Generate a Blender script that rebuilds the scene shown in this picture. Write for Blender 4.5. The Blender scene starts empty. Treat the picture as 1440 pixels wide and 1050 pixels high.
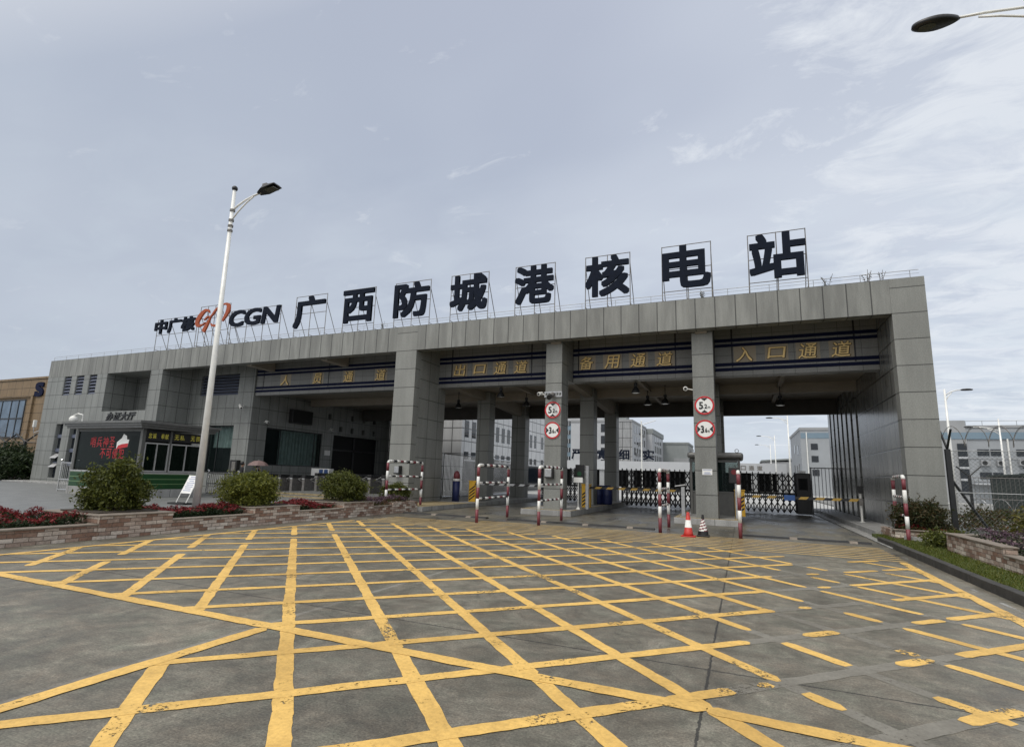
import bpy, bmesh, math, random
from mathutils import Vector, Matrix
random.seed(7)
R = math.radians
C = bpy.context.scene.collection
sc = bpy.context.scene

# ------------------------------------------------------------------ camera
pitch, roll, yaw = .170706, .0310142, .409789
fw = Vector((-math.sin(yaw)*math.cos(pitch), math.cos(yaw)*math.cos(pitch), math.sin(pitch)))
r0 = Vector((math.cos(yaw), math.sin(yaw), 0)); u0 = r0.cross(fw)
rr = r0*math.cos(roll)+u0*math.sin(roll); uu = -r0*math.sin(roll)+u0*math.cos(roll)
cam = bpy.data.cameras.new('camera'); co = bpy.data.objects.new('camera', cam); C.objects.link(co)
m = Matrix((rr, uu, -fw)).transposed().to_4x4(); m.translation = Vector((0, 0, 1.6)); co.matrix_world = m
cam.sensor_width = 36; cam.lens = 743.07/1440*36
cam.shift_x = -1.17/1440; cam.shift_y = 15.0/1440
cam.clip_start = .05; cam.clip_end = 3000
sc.camera = co

# ------------------------------------------------------------------ world
SUN_EL, SUN_AZ = 58.0, 200.0        # degrees, azimuth measured clockwise from +Y
w = bpy.data.worlds.new("World"); sc.world = w; w.use_nodes = True
nt = w.node_tree; N = nt.nodes; L = nt.links
bg = N['Background']; bg.inputs[1].default_value = .1
sky = N.new('ShaderNodeTexSky'); sky.sky_type = 'NISHITA'; sky.sun_disc = False
sky.sun_elevation = R(SUN_EL); sky.sun_rotation = R(SUN_AZ)
tc = N.new('ShaderNodeTexCoord')
def wmath(op, a, b=None, c=None):
    n = N.new('ShaderNodeMath'); n.operation = op
    for i, v in enumerate((a, b, c)):
        if v is None: continue
        if isinstance(v, (int, float)): n.inputs[i].default_value = v
        else: L.new(v, n.inputs[i])
    return n.outputs[0]
sp = N.new('ShaderNodeSeparateXYZ'); L.new(tc.outputs['Generated'], sp.inputs[0])
zc = wmath('MAXIMUM', sp.outputs[2], .0)
# clouds lie on a flat layer: direction / (z + small)
den = wmath('ADD', zc, .16)
cx = wmath('DIVIDE', sp.outputs[0], den); cy = wmath('DIVIDE', sp.outputs[1], den)
cv = N.new('ShaderNodeCombineXYZ'); L.new(cx, cv.inputs[0]); L.new(cy, cv.inputs[1])
def wnoise(scale, detail, rough, dist, off):
    mp = N.new('ShaderNodeMapping'); mp.inputs['Location'].default_value = off
    mp.inputs['Rotation'].default_value = (0, 0, R(28)); mp.inputs['Scale'].default_value = (1, 1.7, 1)
    L.new(cv.outputs[0], mp.inputs[0])
    n = N.new('ShaderNodeTexNoise'); n.inputs['Scale'].default_value = scale; n.inputs['Detail'].default_value = detail
    n.inputs['Roughness'].default_value = rough; n.inputs['Distortion'].default_value = dist
    L.new(mp.outputs[0], n.inputs['Vector']); return n.outputs['Fac']
def wramp(fac, stops):
    n = N.new('ShaderNodeValToRGB'); e = n.color_ramp.elements
    while len(e) < len(stops): e.new(.5)
    for el, (p, c) in zip(e, stops): el.position = p; el.color = (*c, 1) if len(c) == 3 else c
    L.new(fac, n.inputs[0]); return n.outputs[0]
def wmix(fac, a, b):
    n = N.new('ShaderNodeMix'); n.data_type = 'RGBA'
    for s, v in ((0, fac), (6, a), (7, b)):
        if isinstance(v, (int, float)): n.inputs[s].default_value = v
        elif isinstance(v, tuple): n.inputs[s].default_value = (*v, 1)
        else: L.new(v, n.inputs[s])
    return n.outputs[2]
# overcast veil: pale towards the horizon, blue grey above
veil = wramp(zc, [(0, (6.1, 6.7, 7.5)), (.22, (5.6, 6.2, 7.2)), (.5, (5.0, 5.55, 6.7)), (.8, (5.1, 5.5, 6.6))])
veil_n = [n for n in N if n.type == 'VALTORGB'][-1]
big = wnoise(.55, 3, .5, .3, (3.1, 1.7, 0))
veil2 = wmix(wramp(big, [(.32, (0, 0, 0)), (.62, (1, 1, 1))]), veil, (6.9, 7.4, 8.3))
# fleecy cloud bank, thicker towards the right of the view
fle = wnoise(4.4, 12, .66, .6, (5.3, 2.2, 0))
side = wmath('MULTIPLY_ADD', sp.outputs[0], .55, .0)
side = wmath('MULTIPLY_ADD', sp.outputs[1], -.1, side)
fl = wmath('ADD', fle, wmath('MAXIMUM', wmath('MINIMUM', side, .17), -.12))
veil3 = wmix(wramp(fl, [(.48, (0, 0, 0)), (.66, (1, 1, 1))]), veil2, (8.1, 8.5, 9.1))
low = wnoise(3.4, 8, .6, .4, (1.3, 7.2, 0))
lowm = wmath('MULTIPLY', wramp(low, [(.44, (0, 0, 0)), (.66, (1, 1, 1))]), wramp(zc, [(.02, (.5, .5, .5)), (.3, (.6, .6, .6)), (.55, (0, 0, 0))]))
veil4 = wmix(lowm, veil3, (7.0, 7.7, 8.5))
# bright patch of cloud in front of the sun (behind the camera) and brighter zenith
sd = Vector((math.sin(R(SUN_AZ))*math.cos(R(SUN_EL)), math.cos(R(SUN_AZ))*math.cos(R(SUN_EL)), math.sin(R(SUN_EL))))
dp = N.new('ShaderNodeVectorMath'); dp.operation = 'DOT_PRODUCT'; L.new(tc.outputs['Generated'], dp.inputs[0]); dp.inputs[1].default_value = sd
glow = wramp(dp.outputs['Value'], [(.42, (0, 0, 0)), (1, (1, 1, 1))])
thick = wramp(wmath('MULTIPLY_ADD', sp.outputs[0], -.8, -.1), [(.0, (0, 0, 0)), (.75, (.55, .55, .55))])
veil4 = wmix(thick, veil4, (4.0, 4.5, 5.35))
veil5 = wmix(glow, veil4, (15.5, 15, 14.2))
out = wmix(.9, sky.outputs[0], veil5)
L.new(out, bg.inputs[0])

# ------------------------------------------------------------------ sun
sl = bpy.data.lights.new('sun', 'SUN'); sl.energy = 1.5; sl.angle = R(13); sl.color = (1, .96, .9)
so = bpy.data.objects.new('sun', sl); C.objects.link(so); so.location = (-10, -20, 40)
so.rotation_euler = (-sd).to_track_quat('-Z', 'Y').to_euler()

sc.view_settings.view_transform = 'Standard'; sc.view_settings.look = 'None'
sc.view_settings.exposure = 0; sc.view_settings.gamma = 1; sc.view_settings.use_curve_mapping = False
sc.render.engine = 'CYCLES'; sc.cycles.max_bounces = 6; sc.cycles.transparent_max_bounces = 12

# ------------------------------------------------------------------ materials
class NT:
    def __init__(s, name):
        s.m = bpy.data.materials.new(name); s.m.use_nodes = True
        s.t = s.m.node_tree; s.N = s.t.nodes; s.L = s.t.links; s.b = s.N['Principled BSDF']
    def set(s, sock, v):
        if isinstance(v, (int, float)): sock.default_value = v
        elif isinstance(v, (tuple, list)):
            sock.default_value = (*v, 1) if len(v) == 3 and len(sock.default_value) == 4 else v
        else: s.L.new(v, sock)
    def math(s, op, a, b=0, c=0, clamp=False):
        n = s.N.new('ShaderNodeMath'); n.operation = op; n.use_clamp = clamp
        for i, v in enumerate((a, b, c)): s.set(n.inputs[i], v)
        return n.outputs[0]
    def mix(s, f, a, b, mode='MIX'):
        n = s.N.new('ShaderNodeMix'); n.data_type = 'RGBA'; n.blend_type = mode
        s.set(n.inputs[0], f); s.set(n.inputs[6], a); s.set(n.inputs[7], b); return n.outputs[2]
    def ramp(s, f, stops):
        n = s.N.new('ShaderNodeValToRGB'); e = n.color_ramp.elements
        while len(e) < len(stops): e.new(.5)
        for el, (p, c) in zip(e, stops):
            el.position = p; el.color = (c, c, c, 1) if isinstance(c, (int, float)) else (*c, 1)
        s.L.new(f, n.inputs[0]); return n.outputs[0]
    def pos(s):
        g = s.N.new('ShaderNodeNewGeometry'); return g
    def noise(s, vec, scale, detail=4, rough=.55, dist=0, mapscale=None, rot=0, off=None):
        if mapscale or rot or off:
            mp = s.N.new('ShaderNodeMapping'); mp.inputs['Scale'].default_value = mapscale or (1, 1, 1)
            mp.inputs['Rotation'].default_value = (0, 0, rot)
            if off: mp.inputs['Location'].default_value = off
            s.L.new(vec, mp.inputs[0]); vec = mp.outputs[0]
        n = s.N.new('ShaderNodeTexNoise'); n.inputs['Scale'].default_value = scale; n.inputs['Detail'].default_value = detail
        n.inputs['Roughness'].default_value = rough; n.inputs['Distortion'].default_value = dist
        s.L.new(vec, n.inputs['Vector']); return n.outputs['Fac']
    def fin(s, col=None, rough=None, metal=None, bump=None, strength=.3, dist=.01, spec=None):
        if col is not None: s.set(s.b.inputs['Base Color'], col)
        if rough is not None: s.set(s.b.inputs['Roughness'], rough)
        if metal is not None: s.set(s.b.inputs['Metallic'], metal)
        if spec is not None: s.set(s.b.inputs['Specular IOR Level'], spec)
        if bump is not None:
            n = s.N.new('ShaderNodeBump'); n.inputs['Strength'].default_value = strength; n.inputs['Distance'].default_value = dist
            s.L.new(bump, n.inputs['Height']); s.L.new(n.outputs[0], s.b.inputs['Normal'])
        return s.m

def plain(name, col, rough=.6, metal=0, vary=.12, scale=6, spec=None):
    """one colour with a little dirt"""
    k = NT(name); g = k.pos()
    n = k.noise(g.outputs['Position'], scale, 5, .6)
    lo = tuple(c*(1-vary) for c in col); hi = tuple(min(1, c*(1+vary)) for c in col)
    return k.fin(k.ramp(n, [(.3, lo), (.7, hi)]), rough, metal, spec=spec)

def wall_uv(k):
    g = k.pos(); p = k.N.new('ShaderNodeSeparateXYZ'); k.L.new(g.outputs['Position'], p.inputs[0])
    nn = k.N.new('ShaderNodeSeparateXYZ'); k.L.new(g.outputs['True Normal'], nn.inputs[0])
    side = k.math('GREATER_THAN', k.math('ABSOLUTE', nn.outputs[0]), .5)
    flat = k.math('GREATER_THAN', k.math('ABSOLUTE', nn.outputs[2]), .5)
    u = k.math('ADD', k.math('MULTIPLY', p.outputs[0], k.math('SUBTRACT', 1, side)), k.math('MULTIPLY', p.outputs[1], side))
    v = k.math('ADD', k.math('MULTIPLY', p.outputs[2], k.math('SUBTRACT', 1, flat)), k.math('MULTIPLY', p.outputs[1], flat))
    return g, u, v

def stone(name, col, pw, ph, ou=0, ov=0, joint=.018, rough=.45, vary=.05, jointcol=None, speck=.26, streak=.3, offset=0.0):
    k = NT(name); g, u, v = wall_uv(k)
    cb = k.N.new('ShaderNodeCombineXYZ'); k.L.new(k.math('ADD', u, ou), cb.inputs[0]); k.L.new(k.math('ADD', v, ov), cb.inputs[1])
    b = k.N.new('ShaderNodeTexBrick'); b.offset = offset; b.squash = 1
    k.L.new(cb.outputs[0], b.inputs['Vector']); b.inputs['Scale'].default_value = 1
    b.inputs['Brick Width'].default_value = pw; b.inputs['Row Height'].default_value = ph
    b.inputs['Mortar Size'].default_value = joint; b.inputs['Mortar Smooth'].default_value = .3
    b.inputs['Color1'].default_value = (*(c*(1-vary) for c in col), 1); b.inputs['Color2'].default_value = (*(c*(1+vary) for c in col), 1)
    b.inputs['Mortar'].default_value = (*(jointcol or tuple(c*.22 for c in col)), 1)
    P = g.outputs['Position']
    sp_ = k.noise(P, 34, 3, .7)
    c = k.mix(1, b.outputs['Color'], k.ramp(sp_, [(.3, 1-speck), (.7, 1+speck*.6)]), 'MULTIPLY')
    st = k.noise(P, 1.6, 6, .6, 0, (1.6, 1.6, .22))
    c = k.mix(streak, c, k.mix(1, c, k.ramp(st, [(.42, .55), (.62, 1.06)]), 'MULTIPLY'))
    bl = k.noise(P, .5, 3, .5)
    c = k.mix(1, c, k.ramp(bl, [(.3, .93), (.7, 1.05)]), 'MULTIPLY')
    bump = k.math('MULTIPLY_ADD', b.outputs['Fac'], -1, k.math('MULTIPLY', sp_, .12))
    return k.fin(c, k.ramp(sp_, [(.3, rough+.08), (.7, rough-.05)]), 0, bump, .25, .01)

GC = (.25, .255, .238)
M = {}
M['granite'] = stone('granite_panel', GC, .93, .95, .0, .55, streak=.35)
M['granite_left'] = stone('granite_wide_panel', (.235, .245, .234), .72, .965, .1, .60, streak=.35)
M['granite_fascia'] = stone('granite_fascia_panel', GC, .725, 1.24, .0, -7.42, joint=.022, streak=.6)
M['granite_pillar'] = stone('granite_pillar_block', GC, 4, .905, 1.7, .72, streak=.3, rough=.5)
M['granite_column'] = stone('granite_column_block', (.22, .226, .212), 4, .905, 1.7, .72, streak=.3)
M['granite_polish'] = stone('granite_polished', (.2, .205, .195), .72, .905, .4, .72, joint=.03, rough=.2, vary=.1, streak=.5)
M['granite_beam'] = stone('granite_beam_panel', (.2, .203, .196), .76, .43, .2, .1, joint=.008, streak=.15)
M['plaza_tile'] = stone('plaza_paving', (.185, .19, .187), .6, .3, joint=.01, rough=.5, vary=.1, streak=.1, offset=.5)
M['kerb_stone'] = stone('kerb_granite', (.36, .36, .35), 1.0, 9, joint=.012, rough=.6, vary=.08, streak=.5)
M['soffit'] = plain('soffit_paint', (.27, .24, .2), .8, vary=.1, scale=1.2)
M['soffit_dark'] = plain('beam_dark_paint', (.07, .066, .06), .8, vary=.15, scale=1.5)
M['roof'] = plain('roof_screed', (.3, .3, .29), .9)
M['stripe'] = plain('blue_stripe', (.005, .008, .032), .6, vary=.1, spec=.1)
M['gold'] = plain('gilt_lettering', (.74, .53, .22), .4, .2, vary=.12, scale=12)
M['letter_shade'] = plain('letter_shade_brown', (.05, .035, .015), .6)  # dark brown for the painted shadow side of the gilt characters
M['plate'] = plain('pale_stone_plate', (.3, .26, .2), .6, vary=.06)
M['navy'] = plain('navy_letter', (.005, .009, .02), .75, vary=.2, spec=.15)
M['orange'] = plain('orange_logo', (.34, .06, .01), .5, vary=.08)
M['steel'] = plain('galvanised_steel', (.42, .43, .44), .42, .75, vary=.2, scale=9)
M['frame_steel'] = plain('weathered_frame_steel', (.2, .19, .18), .6, .4, vary=.3, scale=9)
M['stainless'] = plain('stainless_steel', (.62, .62, .62), .2, .95, vary=.1, scale=9)
M['black_steel'] = plain('black_painted_steel', (.014, .015, .017), .45, vary=.2)
M['mesh_wire'] = plain('dull_fence_wire', (.12, .13, .12), .6, .3, vary=.4, scale=3)
M['black'] = plain('black_plastic', (.012, .012, .013), .4, vary=.2)
M['dark_void'] = plain('dark_interior', (.009, .0095, .01), .85)  # near-black; paints in the shade of unlit depth behind openings
M['red'] = plain('maroon_red_paint', (.165, .032, .042), .5, vary=.2, scale=10)
M['white'] = plain('white_paint', (.74, .74, .71), .45, vary=.1, scale=10)
M['signred'] = plain('sign_red', (.5, .012, .02), .4, vary=.06)
M['signwhite'] = plain('sign_white', (.78, .78, .76), .4, vary=.05)
M['cone_red'] = plain('cone_red', (.46, .03, .02), .5, vary=.12)
M['yellow'] = plain('yellow_paint', (.62, .36, .03), .5, vary=.15, scale=8)
M['boomyellow'] = plain('boom_yellow', (.36, .23, .045), .5, vary=.25, scale=8)
M['kerb_yellow'] = plain('worn_yellow_kerb_paint', (.27, .215, .12), .7, vary=.35, scale=7)
M['green_panel'] = plain('green_panel', (.006, .05, .012), .35, vary=.15)
M['led_green'] = plain('green_stripe', (.16, .26, .12), .4)
M['booth_metal'] = plain('booth_grey_metal', (.12, .12, .115), .45, .3, vary=.12)
M['booth_roof'] = plain('booth_roof_sheet', (.16, .16, .155), .4, .4, vary=.15)
M['alu'] = plain('aluminium_frame', (.5, .5, .5), .4, .6, vary=.08)
M['louvre'] = plain('blue_louvre', (.10, .115, .16), .45, vary=.15)
M['blue'] = plain('blue_plastic', (.012, .02, .085), .5, vary=.15)
M['blue_sign'] = plain('blue_sign', (.02, .07, .22), .4, vary=.1)
M['signtext'] = plain('printed_text_blue', (.3, .34, .5), .6)
M['lamp_body'] = plain('lamp_dark_shell', (.012, .013, .015), .4, vary=.1)
M['lamp_glass'] = plain('lamp_lens', (.05, .05, .03), .2)
M['lamp_pole'] = plain('lamp_pole_paint', (.78, .78, .75), .4, .1, vary=.12, scale=3)
M['tan'] = stone('tan_panel', (.23, .16, .09), 1.6, 1.0, joint=.03, rough=.6, vary=.05, streak=.3)
M['white_tile'] = stone('white_wall_panel', (.6, .61, .62), 1.35, 1.1, joint=.05, rough=.5, vary=.03, streak=.2)
M['white_wall'] = plain('white_render', (.43, .445, .465), .7, vary=.06, scale=.4)
M['pale_cladding'] = plain('pale_grey_cladding', (.3, .32, .34), .6, vary=.1, scale=.35)
M['grey_wall'] = plain('grey_render', (.3, .31, .32), .7, vary=.1, scale=.4)
M['far_grey'] = plain('grey_green_cladding', (.24, .26, .26), .7, vary=.1, scale=.4)
M['far_blue'] = plain('blue_cladding', (.17, .24, .3), .6, vary=.08, scale=.5)
M['bark'] = plain('twig_bark', (.09, .065, .045), .9)
M['terracotta'] = plain('person_skin', (.42, .24, .16), .5)
M['dark_cloth'] = plain('dark_clothes', (.02, .02, .025), .8)
M['pink_cloth'] = plain('faded_pink_fabric', (.2, .135, .13), .7)
M['hair'] = plain('black_hair', (.008, .007, .007), .5)
M['green_metal'] = plain('dark_green_sheet', (.018, .03, .022), .6, vary=.25, scale=1.5)
M['curtain'] = plain('teal_curtain', (.46, .53, .52), .9, vary=.2, scale=3)

def emis(name, col, s):
    k = NT(name); k.fin(col, .5); k.set(k.b.inputs['Emission Color'], col); k.b.inputs['Emission Strength'].default_value = s; return k.m
M['led_red'] = emis('red_led', (.34, .016, .022), .1)
M['led_yellow'] = emis('yellow_led', (.42, .37, .06), .15)
M['sig_red'] = emis('red_signal', (.12, .006, .01), .05)
M['sig_green'] = emis('green_signal', (.006, .06, .022), .08)

def glass(name, tint, clear=.35, rough=.04):
    k = NT(name); k.fin(tint, rough, 0, spec=.12)
    tr = k.N.new('ShaderNodeBsdfTransparent'); tr.inputs[0].default_value = (.85, .9, .89, 1)
    mx = k.N.new('ShaderNodeMixShader'); mx.inputs[0].default_value = clear
    k.L.new(k.b.outputs[0], mx.inputs[1]); k.L.new(tr.outputs[0], mx.inputs[2])
    k.L.new(mx.outputs[0], k.N['Material Output'].inputs[0]); return k.m
M['glass'] = glass('tinted_glass', (.004, .008, .006), .15)
M['glass_clear'] = glass('clear_glass', (.02, .03, .03), .8)
M['glass_dark'] = plain('dark_window_glass', (.012, .016, .022), .06, vary=.2, scale=.7)
M['glass_blue'] = plain('sky_reflecting_glass', (.12, .17, .23), .08, .3, vary=.3, scale=.6)

# concrete forecourt
k = NT('worn_concrete'); g = k.pos(); P = g.outputs['Position']
s_ = k.N.new('ShaderNodeSeparateXYZ'); k.L.new(P, s_.inputs[0]); X_, Y_ = s_.outputs[0], s_.outputs[1]
n1 = k.noise(P, .45, 6, .6); n4 = k.noise(P, 7, 8, .75, .5); n2 = k.noise(P, 1.7, 10, .72, .8); n3 = k.noise(P, 60, 3, .7)
wv = k.noise(P, 1, 2, .5, .1, (2.2, 120, 1), R(8))           # broomed lines
c = k.ramp(n2, [(.28, (.085, .079, .064)), (.45, (.133, .124, .102)), (.58, (.182, .17, .142)), (.74, (.285, .268, .23))])
c = k.mix(1, c, k.ramp(n1, [(.3, .72), (.7, 1.2)]), 'MULTIPLY')
c = k.mix(1, c, k.ramp(n3, [(.28, .55), (.5, .97), (.72, 1.5)]), 'MULTIPLY')
c = k.mix(1, c, k.ramp(wv, [(.36, .84), (.56, 1.03)]), 'MULTIPLY')
c = k.mix(1, c, k.ramp(n4, [(.3, .76), (.5, 1.0), (.68, 1.28)]), 'MULTIPLY')
rs2 = k.ramp(k.math('MULTIPLY_ADD', X_, .2, .3), [(.2, .97), (.8, 1.18)])
c = k.mix(1, c, rs2, 'MULTIPLY')
hu = k.noise(P, 2.3, 5, .7, 0, None, 0, (4, 9, 0))
c = k.mix(1, c, k.ramp(hu, [(.32, (.95, 1.0, .93)), (.5, (1, .985, .93)), (.68, (1.05, .97, .89))]), 'MULTIPLY')
# tyre-polished and wet dark patches near the lanes
wet = k.noise(P, .9, 5, .6, .3, (1, .45, 1), 0, (3, 1, 0))
wy = k.math('MULTIPLY', k.ramp(k.math('MULTIPLY_ADD', Y_, .05, 0), [(.6, 0), (.8, 1)]), k.ramp(wet, [(.4, 0), (.62, 1)]))
c = k.mix(k.math('MULTIPLY', wy, .62), c, (.045, .044, .042))
# slab joints
def joint(coord, at, wid, jit):
    d = k.math('ABSOLUTE', k.math('SUBTRACT', k.math('ADD', coord, k.math('MULTIPLY_ADD', jit, .06, -.03)), at))
    return k.math('SUBTRACT', 1, k.math('DIVIDE', d, wid), clamp=True)
jit = k.noise(P, 14, 6, .8)
j = joint(X_, -.33, .011, jit)
for a, wd in ((-12.8, .012), (-8.7, .008), (3.9, .012)): j = k.math('MAXIMUM', j, joint(X_, a, wd, jit))
for a in (.2, 5.2, 10.3, 15.4, 20.5, 25.6, 30.7): j = k.math('MAXIMUM', j, joint(Y_, a, .011, jit))
j = k.math('GREATER_THAN', j, .05)
c = k.mix(k.math('MULTIPLY', j, .85), c, (.018, .017, .015))
pale = k.math('MULTIPLY', joint(X_, -4.62, .05, jit), k.ramp(n2, [(.35, .1), (.6, 1)]))
c = k.mix(k.math('MULTIPLY', pale, .6), c, (.3, .29, .27))
# fine cracks
vo = k.N.new('ShaderNodeTexVoronoi'); vo.feature = 'DISTANCE_TO_EDGE'; vo.inputs['Scale'].default_value = .17
mp = k.N.new('ShaderNodeVectorMath'); mp.operation = 'ADD'; k.L.new(P, mp.inputs[0])
nz = k.N.new('ShaderNodeTexNoise'); nz.inputs['Scale'].default_value = 1.5; nz.inputs['Detail'].default_value = 6; k.L.new(P, nz.inputs['Vector'])
k.L.new(nz.outputs['Color'], mp.inputs[1]); k.L.new(mp.outputs[0], vo.inputs['Vector'])
cr = k.math('LESS_THAN', vo.outputs['Distance'], .0011)
c = k.mix(k.math('MULTIPLY', cr, .35), c, (.03, .028, .025))
hb = k.math('ADD', k.math('MULTIPLY', wv, .5), k.math('MULTIPLY', n3, .6))
M['concrete'] = k.fin(c, k.math('SUBTRACT', k.ramp(n2, [(.3, .40), (.7, .68)]), k.math('MULTIPLY', wy, .25)), 0, hb, .35, .006)

def paint(name, col, wear, cover=1.0, wide=.5):
    k = NT(name); g = k.pos(); P = g.outputs['Position']
    a = k.noise(P, 1.1, 8, .72, .6); b = k.noise(P, 26, 4, .75)
    e = k.math('ADD', k.math('MULTIPLY', a, .62), k.math('MULTIPLY', b, .38))
    al = k.ramp(e, [(wear, 0), (wear+.03, cover)])
    d = k.noise(P, 5, 6, .65)
    c = k.ramp(d, [(.3, tuple(x*.82 for x in col)), (.65, col)])
    c = k.mix(1, c, k.ramp(b, [(.3, .8), (.6, 1.05)]), 'MULTIPLY')
    gm_ = k.noise(P, .8, 7, .7, .4, None, 0, (2, 5, 0))
    c = k.mix(1, c, k.ramp(gm_, [(.34, (.74, .72, .70)), (.56, (1.03, 1.03, 1.03))]), 'MULTIPLY')
    k.fin(c, .62, 0, b, .25, .004); k.L.new(al, k.b.inputs['Alpha']); return k.m
M['paint_y'] = paint('yellow_road_paint', (.76, .485, .135), .40)
M['paint_y2'] = paint('worn_yellow_road_paint', (.66, .46, .18), .40, 1)
M['paint_w'] = paint('worn_white_road_paint', (.6, .6, .57), .46)
M['ghost'] = paint('scraped_paint_trace', (.28, .265, .225), .40, .75)

# split-face garden wall stone
k = NT('split_face_stone'); g, u, v = wall_uv(k); P = g.outputs['Position']
wob = k.noise(P, 3, 3, .6)
cb = k.N.new('ShaderNodeCombineXYZ'); k.L.new(k.math('MULTIPLY_ADD', wob, .05, u), cb.inputs[0]); k.L.new(k.math('MULTIPLY_ADD', wob, .03, v), cb.inputs[1])
b = k.N.new('ShaderNodeTexBrick'); k.L.new(cb.outputs[0], b.inputs['Vector']); b.offset = .45
for nm, val in (('Scale', 1), ('Brick Width', .24), ('Row Height', .085), ('Mortar Size', .006), ('Mortar Smooth', .3), ('Bias', -.2)): b.inputs[nm].default_value = val
b.inputs['Color1'].default_value = (.26, .155, .11, 1); b.inputs['Color2'].default_value = (.78, .71, .62, 1); b.inputs['Mortar'].default_value = (.16, .125, .1, 1)
rough_n = k.noise(P, 15, 6, .7)
c = k.mix(1, b.outputs['Color'], k.ramp(rough_n, [(.3, .68), (.7, 1.2)]), 'MULTIPLY')
c = k.mix(1, c, k.ramp(k.noise(P, 1.3, 4, .6), [(.3, .75), (.7, 1.1)]), 'MULTIPLY')
M['garden_stone'] = k.fin(c, .85, 0, k.math('ADD', rough_n, k.math('MULTIPLY', b.outputs['Fac'], -.9)), .8, .02)
M['coping'] = plain('tan_coping', (.2, .17, .14), .8, vary=.25, scale=7)
M['soil'] = plain('garden_soil', (.05, .04, .03), .95, vary=.4, scale=8)

def leaf(name, cols, rough=.5, trans=.25):
    k = NT(name); g = k.pos()
    c = k.ramp(g.outputs['Random Per Island'], [(i/(len(cols)-1), x) for i, x in enumerate(cols)])
    k.fin(c, rough, 0, spec=.3)
    t = k.N.new('ShaderNodeBsdfTranslucent'); k.L.new(c, t.inputs[0])
    mx = k.N.new('ShaderNodeMixShader'); mx.inputs[0].default_value = trans
    k.L.new(k.b.outputs[0], mx.inputs[1]); k.L.new(t.outputs[0], mx.inputs[2]); k.L.new(mx.outputs[0], k.N['Material Output'].inputs[0])
    return k.m
M['leaf'] = leaf('shrub_leaf', [(.03, .042, .009), (.068, .082, .015), (.13, .142, .024), (.05, .062, .013)])
M['leaf2'] = leaf('shrub_leaf_bright', [(.05, .065, .011), (.115, .13, .02), (.2, .205, .033), (.08, .095, .016)])
M['leaf_dkrust'] = leaf('dark_reddish_leaf', [(.018, .028, .01), (.04, .05, .015), (.075, .05, .02), (.03, .035, .012)])
M['leaf_olive'] = leaf('olive_leaf', [(.05, .055, .014), (.09, .09, .02), (.15, .13, .03), (.06, .065, .018)])
M['leaf_dark'] = leaf('hedge_leaf', [(.009, .02, .008), (.022, .038, .013), (.04, .06, .02), (.015, .028, .01)])
M['leaf_rust'] = leaf('reddish_leaf', [(.03, .045, .015), (.07, .08, .02), (.12, .06, .025), (.05, .07, .02)])
M['flower_red'] = leaf('red_flower', [(.10, .008, .012), (.17, .012, .016), (.25, .03, .03), (.07, .008, .012)])
M['flower_purple'] = leaf('purple_flower', [(.06, .035, .05), (.11, .06, .085), (.2, .14, .17), (.04, .035, .03)])
M['grass'] = leaf('lawn_grass', [(.05, .075, .012), (.085, .115, .015), (.14, .14, .03), (.065, .09, .015)])
M['turf'] = plain('turf_soil', (.07, .09, .02), .95, vary=.4, scale=5)

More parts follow.
